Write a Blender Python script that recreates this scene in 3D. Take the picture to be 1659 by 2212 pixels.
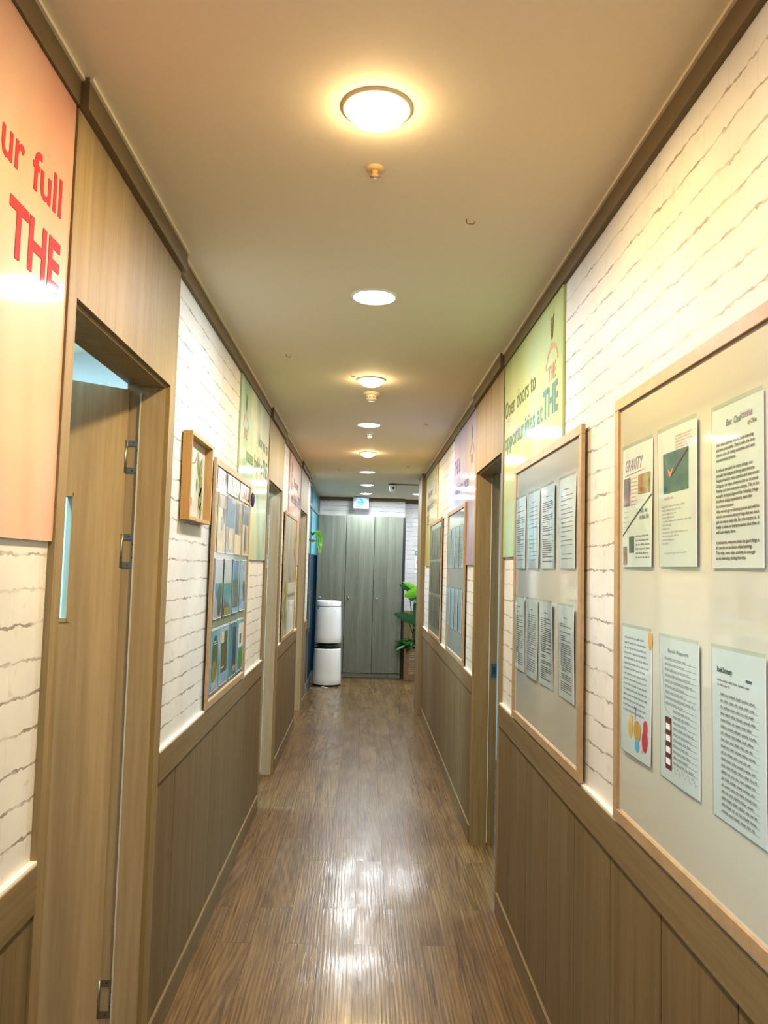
import bpy, math, random
from mathutils import Vector, Matrix

# ------------------------------------------------------------------ scene, camera, world, exposure
for o in list(bpy.data.objects): bpy.data.objects.remove(o)
SC = bpy.context.scene
COL = SC.collection
CAM_F, CAM_P, CAM_Y, CAM_R, CAM_H = 1700.0, 0.07189, 0.02334, 0.0261, 1.553
cd = bpy.data.cameras.new('camera'); cam = bpy.data.objects.new('camera', cd); COL.objects.link(cam)
cd.sensor_fit = 'HORIZONTAL'; cd.sensor_width = 36.0; cd.lens = 36.0*CAM_F/1659.0
cd.clip_start = 0.02; cd.clip_end = 60
_cy, _sy, _cp, _sp = math.cos(CAM_Y), math.sin(CAM_Y), math.cos(CAM_P), math.sin(CAM_P)
_f = Vector((_sy*_cp, _cy*_cp, _sp)); _r = Vector((_cy, -_sy, 0)); _u = _r.cross(_f)
_cr, _sr = math.cos(CAM_R), math.sin(CAM_R)
_r2 = _r*_cr+_u*_sr; _u2 = -_r*_sr+_u*_cr
cam.matrix_world = Matrix(((_r2.x, _u2.x, -_f.x, 0), (_r2.y, _u2.y, -_f.y, 0), (_r2.z, _u2.z, -_f.z, CAM_H), (0, 0, 0, 1)))
SC.camera = cam
W = bpy.data.worlds.new('world'); SC.world = W; W.use_nodes = True
W.node_tree.nodes['Background'].inputs[0].default_value = (0.8, 0.85, 1.0, 1)
W.node_tree.nodes['Background'].inputs[1].default_value = 0.05
SC.view_settings.view_transform = 'Standard'; SC.view_settings.look = 'None'
SC.view_settings.gamma = 1.0; SC.view_settings.use_curve_mapping = False
SC.view_settings.exposure = 0.08

WARM_C, WHITE_C = (1.0, 0.67, 0.21), (0.86, 0.94, 1.0)
WARM_W, WHITE_W = 22.5, 20.5           # watts of each ceiling lamp
ROOM_C, ROOM_W = (0.48, 0.82, 1.0), 120.0

XL, XR, ZC = -0.656, 0.658, 2.597      # corridor wall faces and ceiling height
RNG = random.Random(7)

# ------------------------------------------------------------------ materials
def mat(name):
    m = bpy.data.materials.new(name); m.use_nodes = True
    nt = m.node_tree; b = nt.nodes['Principled BSDF']
    return m, nt, b
def N(nt, t, **kw):
    n = nt.nodes.new(t)
    for k, v in kw.items(): setattr(n, k, v)
    return n
def L(nt, a, b): nt.links.new(a, b)
def plain(name, col, rough=0.5, metal=0.0, coat=0.0, var=0.0, scale=30, spec=.5):
    m, nt, b = mat(name); b.inputs['Specular IOR Level'].default_value = spec
    b.inputs['Roughness'].default_value = rough; b.inputs['Metallic'].default_value = metal
    b.inputs['Coat Weight'].default_value = coat; b.inputs['Coat Roughness'].default_value = 0.05
    b.inputs['Base Color'].default_value = (*col, 1)
    if var:
        g = N(nt, 'ShaderNodeNewGeometry'); no = N(nt, 'ShaderNodeTexNoise'); no.inputs['Scale'].default_value = scale
        L(nt, g.outputs['Position'], no.inputs['Vector'])
        mx = N(nt, 'ShaderNodeMix', data_type='RGBA')
        mx.inputs[6].default_value = (*[c*(1-var) for c in col], 1); mx.inputs[7].default_value = (*[min(1, c*(1+var)) for c in col], 1)
        L(nt, no.outputs['Fac'], mx.inputs[0]); L(nt, mx.outputs[2], b.inputs['Base Color'])
    return m
def emit(name, col, s, base=.8):
    m, nt, b = mat(name)
    b.inputs['Base Color'].default_value = (*[c*base for c in col], 1)
    b.inputs['Emission Color'].default_value = (*col, 1); b.inputs['Emission Strength'].default_value = s
    return m
def ramp(nt, fac, stops):
    r = N(nt, 'ShaderNodeValToRGB'); cr = r.color_ramp
    while len(cr.elements) < len(stops): cr.elements.new(0.5)
    for e, (p, c) in zip(cr.elements, stops): e.position = p; e.color = (*c, 1)
    L(nt, fac, r.inputs[0]); return r.outputs[0]
def pos_vec(nt, sx, sy, sz):
    g = N(nt, 'ShaderNodeNewGeometry'); m = N(nt, 'ShaderNodeMapping')
    m.inputs['Scale'].default_value = (sx, sy, sz); L(nt, g.outputs['Position'], m.inputs['Vector']); return m.outputs[0]
def wood(name, dark, light, sc, rough=0.55, bands=0.5):
    """laminate wood; sc = texture frequency along x, y, z (small along the grain)"""
    m, nt, b = mat(name)
    v = pos_vec(nt, *sc)
    n1 = N(nt, 'ShaderNodeTexNoise'); n1.inputs['Scale'].default_value = 1.0; n1.inputs['Detail'].default_value = 6; n1.inputs['Roughness'].default_value = .6
    L(nt, v, n1.inputs['Vector'])
    v2 = pos_vec(nt, *[s*0.16 for s in sc])
    n2 = N(nt, 'ShaderNodeTexNoise'); n2.inputs['Scale'].default_value = 1.0; n2.inputs['Detail'].default_value = 2; n2.inputs['Distortion'].default_value = .6
    L(nt, v2, n2.inputs['Vector'])
    mx = N(nt, 'ShaderNodeMix', data_type='FLOAT'); mx.inputs[0].default_value = bands
    L(nt, n1.outputs['Fac'], mx.inputs[2]); L(nt, n2.outputs['Fac'], mx.inputs[3])
    c = ramp(nt, mx.outputs[0], [(0.36, dark), (0.64, light)])
    L(nt, c, b.inputs['Base Color']); b.inputs['Roughness'].default_value = rough; b.inputs['Specular IOR Level'].default_value = .3
    bp = N(nt, 'ShaderNodeBump'); bp.inputs['Strength'].default_value = 0.12; bp.inputs['Distance'].default_value = 0.002
    L(nt, n1.outputs['Fac'], bp.inputs['Height']); L(nt, bp.outputs[0], b.inputs['Normal'])
    return m
WD, WL = (0.175, 0.122, 0.052), (0.265, 0.192, 0.092)
M_WV = wood('oak_laminate_upright', WD, WL, (110, 110, 3.5))
M_WY = wood('oak_laminate_lengthwise', WD, WL, (110, 3.5, 110))
M_WX = wood('oak_laminate_crosswise', WD, WL, (3.5, 110, 110))
M_WSC = wood('oak_wainscot_board', (0.118, 0.080, 0.036), (0.178, 0.126, 0.062), (110, 110, 3.5))
M_WSR = wood('oak_wainscot_rail', (0.135, 0.093, 0.042), (0.20, 0.142, 0.072), (110, 3.5, 110))
M_LEAF = wood('oak_leaf_lit_jamb', (0.30, 0.225, 0.135), (0.44, 0.345, 0.22), (80, 80, 3.0), bands=.6)
M_TRIM = wood('brown_cornice', (0.12, 0.082, 0.038), (0.16, 0.112, 0.055), (60, 3, 60))
M_FRAME = wood('board_frame_wood', (0.31, 0.205, 0.12), (0.39, 0.27, 0.16), (60, 60, 60), rough=.45)
M_PINE = wood('pine_box_frame', (0.36, 0.20, 0.07), (0.47, 0.28, 0.11), (150, 150, 8), rough=.5)
M_CAB = wood('grey_ash_cabinet', (0.100, 0.110, 0.085), (0.165, 0.175, 0.138), (90, 90, 3), rough=.35)

def brick(name, horiz):
    m, nt, b = mat(name)
    g = N(nt, 'ShaderNodeNewGeometry'); sp = N(nt, 'ShaderNodeSeparateXYZ'); L(nt, g.outputs['Position'], sp.inputs[0])
    u = sp.outputs[1] if horiz == 'y' else sp.outputs[0]; z = sp.outputs[2]
    def noise(scale, det=3.0, vec=None, dist=0.0):
        n = N(nt, 'ShaderNodeTexNoise'); n.inputs['Scale'].default_value = scale; n.inputs['Detail'].default_value = det
        n.inputs['Distortion'].default_value = dist
        L(nt, vec or g.outputs['Position'], n.inputs['Vector']); return n.outputs['Fac']
    def M(op, a, c, clamp=False):
        n = N(nt, 'ShaderNodeMath', operation=op, use_clamp=clamp)
        for i, q in enumerate((a, c)):
            if isinstance(q, (int, float)): n.inputs[i].default_value = q
            elif q is not None: L(nt, q, n.inputs[i])
        return n.outputs[0]
    ROW = 0.0695
    w1 = noise(9, 2); w2 = noise(60, 3)
    zz = M('ADD', z, M('ADD', M('MULTIPLY', M('SUBTRACT', w1, .5), .022), M('MULTIPLY', M('SUBTRACT', w2, .5), .013)))
    fr = M('FRACT', M('DIVIDE', zz, ROW), None)
    d = M('ABSOLUTE', M('SUBTRACT', fr, .5), None)
    wid = M('ADD', M('MULTIPLY', M('POWER', noise(30, 5, None, .8), 1.6), .155), .0)             # uneven joint thickness
    hl = M('DIVIDE', M('SUBTRACT', wid, d), .022, True)
    vb = N(nt, 'ShaderNodeMapping'); vb.inputs['Scale'].default_value = (3, 3, 14) if horiz == 'y' else (3, 3, 14)
    L(nt, g.outputs['Position'], vb.inputs['Vector'])
    br = N(nt, 'ShaderNodeMapRange'); br.inputs[1].default_value = .38; br.inputs[2].default_value = .56
    L(nt, noise(3.0, 3, vb.outputs[0]), br.inputs[0])
    hl = M('MULTIPLY', hl, M('ADD', M('MULTIPLY', br.outputs[0], .75), .25))
    # upright joints, faint
    cb = N(nt, 'ShaderNodeCombineXYZ'); L(nt, M('ADD', u, M('MULTIPLY', M('SUBTRACT', w2, .5), .012)), cb.inputs[0])
    L(nt, M('ADD', zz, ROW*.5), cb.inputs[1])
    bt = N(nt, 'ShaderNodeTexBrick'); bt.inputs['Scale'].default_value = 1.0; bt.inputs['Brick Width'].default_value = .215
    bt.inputs['Row Height'].default_value = ROW; bt.inputs['Mortar Size'].default_value = .0035; bt.inputs['Mortar Smooth'].default_value = .6
    L(nt, cb.outputs[0], bt.inputs['Vector'])
    vl = M('MULTIPLY', bt.outputs['Fac'], M('MULTIPLY', noise(14, 4), .26))
    st = N(nt, 'ShaderNodeMapRange'); st.inputs[1].default_value = .60; st.inputs[2].default_value = .80; L(nt, noise(24, 6, None, .6), st.inputs[0])
    tot = M('ADD', M('MAXIMUM', hl, vl), M('MULTIPLY', st.outputs[0], .34), True)
    base = ramp(nt, noise(5, 4), [(.3, (.56, .555, .55)), (.7, (.66, .655, .65))])
    mx = N(nt, 'ShaderNodeMix', data_type='RGBA'); L(nt, M('MULTIPLY', tot, .80), mx.inputs[0]); L(nt, base, mx.inputs[6]); mx.inputs[7].default_value = (.17, .14, .12, 1)
    L(nt, mx.outputs[2], b.inputs['Base Color']); b.inputs['Roughness'].default_value = .55
    bp = N(nt, 'ShaderNodeBump'); bp.inputs['Strength'].default_value = .25; bp.inputs['Distance'].default_value = .002; bp.invert = True
    L(nt, tot, bp.inputs['Height']); L(nt, bp.outputs[0], b.inputs['Normal'])
    return m
M_BRY = brick('white_brick_wallpaper', 'y'); M_BRX = brick('white_brick_wallpaper_end', 'x')
M_PAINT = plain('white_plaster', (.72, .74, .75), .7, var=.04, scale=6)
M_CEIL = plain('ceiling_paper', (.74, .66, .50), .8, var=.03, scale=90)
M_BEAD = plain('cream_cornice_bead', (.72, .64, .46), .5)

def floor_mat():
    m, nt, b = mat('plank_vinyl_floor')
    g = N(nt, 'ShaderNodeNewGeometry'); sp = N(nt, 'ShaderNodeSeparateXYZ'); L(nt, g.outputs['Position'], sp.inputs[0])
    cb = N(nt, 'ShaderNodeCombineXYZ'); L(nt, sp.outputs[1], cb.inputs[0]); L(nt, sp.outputs[0], cb.inputs[1])
    bt = N(nt, 'ShaderNodeTexBrick'); bt.offset = .37; bt.inputs['Scale'].default_value = 1; bt.inputs['Brick Width'].default_value = .93
    bt.inputs['Row Height'].default_value = .142; bt.inputs['Mortar Size'].default_value = .0011; bt.inputs['Mortar Smooth'].default_value = .2
    bt.inputs['Color1'].default_value = (.0, .0, .0, 1); bt.inputs['Color2'].default_value = (1, 1, 1, 1); bt.inputs['Bias'].default_value = 0
    L(nt, cb.outputs[0], bt.inputs['Vector'])
    # shift the grain from plank to plank
    ad = N(nt, 'ShaderNodeVectorMath', operation='MULTIPLY_ADD'); ad.inputs[1].default_value = (3.7, 2.1, 1.3)
    L(nt, bt.outputs['Color'], ad.inputs[0]); L(nt, g.outputs['Position'], ad.inputs[2])
    def nz(sx, sy, det, dist=0, r=.55):
        mp = N(nt, 'ShaderNodeMapping'); mp.inputs['Scale'].default_value = (sx, sy, 1); L(nt, ad.outputs[0], mp.inputs['Vector'])
        n = N(nt, 'ShaderNodeTexNoise'); n.inputs['Scale'].default_value = 1; n.inputs['Detail'].default_value = det
        n.inputs['Distortion'].default_value = dist; n.inputs['Roughness'].default_value = r
        L(nt, mp.outputs[0], n.inputs['Vector']); return n.outputs['Fac']
    fine = nz(140, 5, 5, .3); mid = nz(26, 1.8, 3, 1.2); big = nz(7, 1.1, 2)
    mp = N(nt, 'ShaderNodeMapping'); mp.inputs['Scale'].default_value = (22, 1.6, 1); L(nt, ad.outputs[0], mp.inputs['Vector'])
    wv = N(nt, 'ShaderNodeTexWave', wave_type='RINGS', rings_direction='Z'); wv.inputs['Scale'].default_value = .9; wv.inputs['Distortion'].default_value = 5; wv.inputs['Detail'].default_value = 2
    L(nt, mp.outputs[0], wv.inputs['Vector'])
    a1 = N(nt, 'ShaderNodeMix', data_type='FLOAT'); a1.inputs[0].default_value = .42; L(nt, fine, a1.inputs[2]); L(nt, mid, a1.inputs[3])
    a2 = N(nt, 'ShaderNodeMix', data_type='FLOAT'); a2.inputs[0].default_value = .10; L(nt, a1.outputs[0], a2.inputs[2]); L(nt, wv.outputs['Fac'], a2.inputs[3])
    a3 = N(nt, 'ShaderNodeMix', data_type='FLOAT'); a3.inputs[0].default_value = .25; L(nt, a2.outputs[0], a3.inputs[2]); L(nt, big, a3.inputs[3])
    c = ramp(nt, a3.outputs[0], [(.34, (.040, .021, .007)), (.49, (.115, .064, .022)), (.66, (.21, .132, .054))])
    cr = N(nt, 'ShaderNodeMapRange'); cr.inputs[1].default_value = .63; cr.inputs[2].default_value = .68; L(nt, nz(34, 1.1, 2, 1.0), cr.inputs[0])
    mxc = N(nt, 'ShaderNodeMix', data_type='RGBA'); L(nt, cr.outputs[0], mxc.inputs[0]); L(nt, c, mxc.inputs[6]); mxc.inputs[7].default_value = (.055, .03, .015, 1)
    mx = N(nt, 'ShaderNodeMix', data_type='RGBA'); L(nt, bt.outputs['Fac'], mx.inputs[0]); L(nt, mxc.outputs[2], mx.inputs[6]); mx.inputs[7].default_value = (.04, .02, .01, 1)
    L(nt, mx.outputs[2], b.inputs['Base Color'])
    rr = N(nt, 'ShaderNodeMapRange'); rr.inputs[3].default_value = .20; rr.inputs[4].default_value = .48; L(nt, nz(5, 2.2, 3), rr.inputs[0])
    L(nt, rr.outputs[0], b.inputs['Roughness'])
    b.inputs['Specular IOR Level'].default_value = .28
    cw = N(nt, 'ShaderNodeMapRange'); cw.inputs[1].default_value = .38; cw.inputs[2].default_value = .62; cw.inputs[3].default_value = .04; cw.inputs[4].default_value = .50; L(nt, nz(9, 3.0, 3, .5), cw.inputs[0])
    L(nt, cw.outputs[0], b.inputs['Coat Weight']); b.inputs['Coat Roughness'].default_value = .13
    bp = N(nt, 'ShaderNodeBump'); bp.inputs['Strength'].default_value = .6; bp.inputs['Distance'].default_value = .0018
    sm = N(nt, 'ShaderNodeMath', operation='SUBTRACT'); L(nt, a2.outputs[0], sm.inputs[0]); L(nt, bt.outputs['Fac'], sm.inputs[1])
    L(nt, sm.outputs[0], bp.inputs['Height']); L(nt, bp.outputs[0], b.inputs['Normal']); L(nt, bp.outputs[0], b.inputs['Coat Normal'])
    return m
M_FLOOR = floor_mat()

def water(name, stops, seed, sc=1.6, coat=.8):
    """watercolour wash of a printed poster"""
    m, nt, b = mat(name)
    g = N(nt, 'ShaderNodeNewGeometry'); mp = N(nt, 'ShaderNodeMapping'); mp.inputs['Location'].default_value = (seed, seed*1.7, seed*.3)
    mp.inputs['Scale'].default_value = (1, 1.6, .8); L(nt, g.outputs['Position'], mp.inputs['Vector'])
    n = N(nt, 'ShaderNodeTexNoise'); n.inputs['Scale'].default_value = sc; n.inputs['Detail'].default_value = 2.2; n.inputs['Distortion'].default_value = .7
    L(nt, mp.outputs[0], n.inputs['Vector'])
    L(nt, ramp(nt, n.outputs['Fac'], stops), b.inputs['Base Color'])
    b.inputs['Roughness'].default_value = .5; b.inputs['Coat Weight'].default_value = coat; b.inputs['Coat Roughness'].default_value = .07
    return m
M_P1 = water('poster_orange', [(.30, (0.518, 0.238, 0.187)), (.5, (0.576, 0.360, 0.259)), (.7, (0.605, 0.504, 0.374))], 3.0, 1.1)
M_P2 = water('poster_teal', [(.32, (0.130, 0.360, 0.259)), (.46, (0.302, 0.475, 0.374)), (.56, (0.576, 0.576, 0.302)), (.7, (0.302, 0.518, 0.490))], 8.0, 1.5)
M_P3 = water('poster_pink', [(.32, (0.490, 0.302, 0.396)), (.5, (0.533, 0.396, 0.504)), (.68, (0.576, 0.432, 0.446))], 11.0)
M_PG = water('poster_green', [(.30, (0.216, 0.374, 0.058)), (.45, (0.331, 0.475, 0.158)), (.58, (0.446, 0.518, 0.216)), (.72, (0.360, 0.518, 0.360))], 21.0, 1.3)
M_PP = water('poster_purple', [(.30, (0.302, 0.245, 0.432)), (.5, (0.396, 0.331, 0.504)), (.70, (0.518, 0.418, 0.504))], 31.0)
M_PY = water('poster_yellow', [(.30, (0.446, 0.396, 0.036)), (.5, (0.533, 0.490, 0.086)), (.70, (0.446, 0.475, 0.158))], 41.0)

M_GLASSBOARD = plain('pale_glass_board', (.50, .53, .49), .06, coat=1.0)
M_DBOARD = plain('photo_board_backing', (.34, .40, .32), .12, coat=1.0)
M_PAPER = plain('white_paper', (.76, .76, .81), .30, coat=.5, var=.03, scale=12)
M_INK = plain('dark_ink', (.035, .03, .035), .5); M_GREYINK = plain('grey_pencil', (.17, .17, .20), .5)
M_BROWNINK = plain('brown_marker', (.09, .035, .025), .5)
M_PINKINK = plain('pink_marker', (.75, .25, .30), .5); M_PURINK = plain('purple_marker', (.30, .12, .32), .5)
M_REDTXT = plain('red_print', (.48, .004, .018), .6, coat=.8, spec=.15); M_DGREEN = plain('green_print', (.07, .13, .02), .6, coat=.8, spec=.15)
M_TEALTXT = plain('teal_print', (.08, .26, .24), .6, coat=.8, spec=.15); M_PURTXT = plain('violet_print', (.16, .13, .36), .6, coat=.8, spec=.15)
M_BROWNTXT = plain('brown_print', (.22, .12, .06), .6, coat=.8, spec=.15); M_ROSE = plain('rose_print', (.55, .30, .22), .6, coat=.8, spec=.15)
M_STEEL = plain('brushed_steel', (.42, .41, .40), .35, 1.0); M_CHROME = plain('chrome', (.8, .8, .8), .12, 1.0)
M_DARK = plain('dark_gap', (.012, .012, .014), .6); M_BLACK = plain('black_plastic', (.02, .02, .022), .4)
M_GASKET = plain('clear_grey_gasket', (.55, .57, .58), .25)
M_WHITE = plain('white_gloss_plastic', (.80, .83, .85), .22, coat=.4, var=.0)
M_OFFW = plain('off_white_plastic', (.72, .66, .52), .4)
M_SLEEVE = None
def clear(name, alpha, col=(.9, .95, .95)):
    m, nt, b = mat(name)
    tr = N(nt, 'ShaderNodeBsdfTransparent'); gl = N(nt, 'ShaderNodeBsdfGlossy'); gl.inputs['Roughness'].default_value = .04
    tr.inputs[0].default_value = (*col, 1)
    fr = N(nt, 'ShaderNodeLayerWeight'); fr.inputs[0].default_value = .5
    pw = N(nt, 'ShaderNodeMath', operation='POWER'); L(nt, fr.outputs['Facing'], pw.inputs[0]); pw.inputs[1].default_value = 5.0
    ma = N(nt, 'ShaderNodeMath', operation='ADD', use_clamp=True); L(nt, pw.outputs[0], ma.inputs[0]); ma.inputs[1].default_value = alpha
    mx = N(nt, 'ShaderNodeMixShader'); hf = N(nt, 'ShaderNodeMath', operation='MULTIPLY'); L(nt, ma.outputs[0], hf.inputs[0]); hf.inputs[1].default_value = .45; L(nt, hf.outputs[0], mx.inputs[0]); L(nt, tr.outputs[0], mx.inputs[1]); L(nt, gl.outputs[0], mx.inputs[2])
    L(nt, mx.outputs[0], nt.nodes['Material Output'].inputs['Surface']); return m
M_CLEAR = clear('clear_plastic', .04)
M_PANE = clear('door_window_glass', .05, (.85, .95, 1))
def film(name, col, tcol, k):
    m, nt, b = mat(name)
    b.inputs['Base Color'].default_value = (*col, 1); b.inputs['Roughness'].default_value = .08
    tl = N(nt, 'ShaderNodeBsdfTranslucent'); tl.inputs[0].default_value = (*tcol, 1)
    mx = N(nt, 'ShaderNodeMixShader'); mx.inputs[0].default_value = k
    L(nt, b.outputs[0], mx.inputs[1]); L(nt, tl.outputs[0], mx.inputs[2]); L(nt, mx.outputs[0], nt.nodes['Material Output'].inputs['Surface']); return m
M_FILMHI = film('pale_teal_glass', (.20, .30, .32), (.45, .70, .72), .45)
M_FILMLO = film('deep_blue_glass', (.004, .035, .055), (.0, .16, .24), .45)
def picture(name, cols, seed, sc=9.0, stretch=(1, 1, 1), rough=.3):
    m, nt, b = mat(name)
    g = N(nt, 'ShaderNodeNewGeometry'); mp = N(nt, 'ShaderNodeMapping'); mp.inputs['Location'].default_value = (seed*1.3, seed*.7, seed)
    mp.inputs['Scale'].default_value = stretch; L(nt, g.outputs['Position'], mp.inputs['Vector'])
    n = N(nt, 'ShaderNodeTexNoise'); n.inputs['Scale'].default_value = sc; n.inputs['Detail'].default_value = 5; n.inputs['Distortion'].default_value = .8
    L(nt, mp.outputs[0], n.inputs['Vector'])
    k = len(cols); st = [(.28+.44*i/(k-1), c) for i, c in enumerate(cols)]
    L(nt, ramp(nt, n.outputs['Fac'], st), b.inputs['Base Color'])
    b.inputs['Roughness'].default_value = rough; b.inputs['Coat Weight'].default_value = .5; b.inputs['Coat Roughness'].default_value = .05
    return m

# ------------------------------------------------------------------ mesh helpers
class MB:
    def __init__(s): s.v = []; s.f = []; s.m = []; s.sm = []
    def add(s, vs, fs, mi=0, smooth=False):
        o = len(s.v); s.v += [tuple(q) for q in vs]
        for f in fs: s.f.append([o+i for i in f]); s.m.append(mi); s.sm.append(smooth)
        return s
    def box(s, x0, x1, y0, y1, z0, z1, mi=0):
        x0, x1 = min(x0, x1), max(x0, x1); y0, y1 = min(y0, y1), max(y0, y1); z0, z1 = min(z0, z1), max(z0, z1)
        v = [(x, y, z) for z in (z0, z1) for y in (y0, y1) for x in (x0, x1)]
        return s.add(v, [(0, 2, 3, 1), (4, 5, 7, 6), (0, 1, 5, 4), (2, 6, 7, 3), (0, 4, 6, 2), (1, 3, 7, 5)], mi)
    def lathe(s, c, prof, n=32, mi=0, axis='z'):
        vs = []; k = len(prof)
        for i in range(n):
            a = 2*math.pi*i/n; ca, sa = math.cos(a), math.sin(a)
            for r, h in prof:
                if axis == 'z': vs.append((c[0]+r*ca, c[1]+r*sa, c[2]+h))
                elif axis == 'x': vs.append((c[0]+h, c[1]+r*ca, c[2]+r*sa))
                else: vs.append((c[0]+r*ca, c[1]+h, c[2]+r*sa))
        fs = []
        for i in range(n):
            j = (i+1) % n
            for q in range(k-1): fs.append((i*k+q, j*k+q, j*k+q+1, i*k+q+1))
        return s.add(vs, fs, mi, True)
    def tube(s, pts, r, n=8, mi=0, cap=True):
        pts = [Vector(p) for p in pts]; vs = []; up = Vector((0.13, .21, .97)); rs = r if isinstance(r, (list, tuple)) else [r]*len(pts)
        for i, p in enumerate(pts):
            t = (pts[min(i+1, len(pts)-1)]-pts[max(i-1, 0)]).normalized()
            a = t.cross(up)
            if a.length < .05: a = t.cross(Vector((1, 0, 0)))
            a.normalize(); b = t.cross(a)
            for k in range(n):
                an = 2*math.pi*k/n; vs.append(p+a*(rs[i]*math.cos(an))+b*(rs[i]*math.sin(an)))
        fs = []
        for i in range(len(pts)-1):
            for k in range(n): fs.append((i*n+k, i*n+(k+1) % n, (i+1)*n+(k+1) % n, (i+1)*n+k))
        if cap: fs.append(tuple(range(n))[::-1]); fs.append(tuple((len(pts)-1)*n+k for k in range(n)))
        return s.add(vs, fs, mi, True)
    def build(s, name, mats, parent=None, bevel=0.0):
        if not isinstance(mats, (list, tuple)): mats = [mats]
        me = bpy.data.meshes.new(name)
        if parent is not None: o0 = Vector(parent['_org'])
        else:
            xs = [q[0] for q in s.v]; ys = [q[1] for q in s.v]; zs = [q[2] for q in s.v]
            o0 = Vector(((min(xs)+max(xs))/2, (min(ys)+max(ys))/2, min(zs)))
        me.from_pydata([tuple(Vector(q)-o0) for q in s.v], [], s.f)
        for m in mats: me.materials.append(m)
        me.polygons.foreach_set('material_index', s.m); me.polygons.foreach_set('use_smooth', s.sm)
        me.validate(); me.update()
        ob = bpy.data.objects.new(name, me); COL.objects.link(ob); ob['_org'] = tuple(o0)
        if parent is not None: ob.parent = parent
        else: ob.location = o0
        if bevel:
            bv = ob.modifiers.new('bevel', 'BEVEL'); bv.width = bevel; bv.segments = 2; bv.limit_method = 'ANGLE'; bv.angle_limit = math.radians(50)
        return ob
ORGKEY = '_org'
def empty(name, loc, label=None, cat=None, group=None, kind=None):
    o = bpy.data.objects.new(name, None); COL.objects.link(o); o.location = loc; o['_org'] = tuple(loc); o.empty_display_size = .05
    return tag(o, label, cat, group, kind)
def tag(o, label=None, cat=None, group=None, kind=None):
    if label: o['label'] = label
    if cat: o['category'] = cat
    if group: o['group'] = group
    if kind: o['kind'] = kind
    return o
def struct(o): o['kind'] = 'structure'; return o
def copy_tree(root, kids, loc, label=None):
    r = root.copy(); COL.objects.link(r); r.location = loc; r['_org'] = tuple(loc)
    if label: r['label'] = label
    for ch in kids:
        c = ch.copy(); COL.objects.link(c); c.parent = r
    return r

_fc = {}
def glyphs(txt, bold=0.0, shear=0.0, space=1.0):
    """outline of a line of lettering as (verts2d, faces), left edge at 0, cap height scaled to 1"""
    key = (txt, bold, shear, space)
    if key in _fc: return _fc[key]
    cu = bpy.data.curves.new('t', 'FONT'); cu.body = txt; cu.size = 1; cu.offset = bold; cu.shear = shear; cu.resolution_u = 2; cu.space_character = space
    ob = bpy.data.objects.new('t', cu); COL.objects.link(ob)
    dg = bpy.context.evaluated_depsgraph_get(); dg.update()
    me = bpy.data.meshes.new_from_object(ob.evaluated_get(dg))
    vs = [(v.co.x, v.co.y) for v in me.vertices]; fs = [tuple(p.vertices) for p in me.polygons]
    bpy.data.objects.remove(ob); bpy.data.curves.remove(cu); bpy.data.meshes.remove(me)
    x0 = min(v[0] for v in vs); x1 = max(v[0] for v in vs)
    H = 0.729
    r = ([((x-x0)/H, y/H) for x, y in vs], fs, (x1-x0)/H); _fc[key] = r; return r

class Wall:
    """a flat wall seen from inside: u to the reader's right, v up, n out of the wall"""
    def __init__(s, fn, u0, v0=0.0, n0=0.0, wave=None): s.fn = fn; s.u0 = u0; s.v0 = v0; s.n0 = n0; s.wave = wave
    def p(s, u, v, n):
        w = s.wave(u, v) if s.wave else 0
        return s.fn(s.u0+u, s.v0+v, s.n0+n+w)
LW = lambda u, v, n: (XL+n, u, v)          # left wall: u = y
RW = lambda u, v, n: (XR-n, -u, v)         # right wall: u = -y
def wtext(mb, w, txt, u, v, h, width=None, n=.0008, bold=0.0, shear=0.0, mi=0, space=1.0):
    vs, fs, wd = glyphs(txt, bold, shear, space); sx = (width/wd) if width else h
    mb.add([w.p(u+x*sx, v+y*h, n) for x, y in vs], fs, mi); return mb
def wbox(mb, w, u0, u1, v0, v1, n0, n1, mi=0):
    if w.wave and (abs(u1-u0) > .025 or abs(v1-v0) > .025):       # print that follows a curling sheet
        nu, nv = max(1, int(abs(u1-u0)/.012)), max(1, int(abs(v1-v0)/.012)); K = nu+1
        return mb.add([w.p(u0+(u1-u0)*i/nu, v0+(v1-v0)*j/nv, n1+.0003) for j in range(nv+1) for i in range(K)], [(j*K+i, j*K+i+1, (j+1)*K+i+1, (j+1)*K+i) for j in range(nv) for i in range(nu)], mi)
    vs = [w.p(u, v, n) for n in (n0, n1) for v in (v0, v1) for u in (u0, u1)]
    return mb.add(vs, [(0, 2, 3, 1), (4, 5, 7, 6), (0, 1, 5, 4), (2, 6, 7, 3), (0, 4, 6, 2), (1, 3, 7, 5)], mi)
def wpoly(mb, w, pts, n, mi=0): return mb.add([w.p(u, v, n) for u, v in pts], [tuple(range(len(pts)))], mi)
def wline(mb, w, pts, wd, n, mi=0):
    if w.wave:
        q = [pts[0]]
        for a, b in zip(pts, pts[1:]):
            k = max(1, int(math.hypot(b[0]-a[0], b[1]-a[1])/.012)); q += [(a[0]+(b[0]-a[0])*i/k, a[1]+(b[1]-a[1])*i/k) for i in range(1, k+1)]
        pts = q
    for (a, b), (c, d) in zip(pts, pts[1:]):
        l = math.hypot(c-a, d-b) or 1e-6; px, py = -(d-b)/l*wd/2, (c-a)/l*wd/2
        wpoly(mb, w, [(a+px, b+py), (a-px, b-py), (c-px, d-py), (c+px, d+py)], n, mi)
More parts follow.
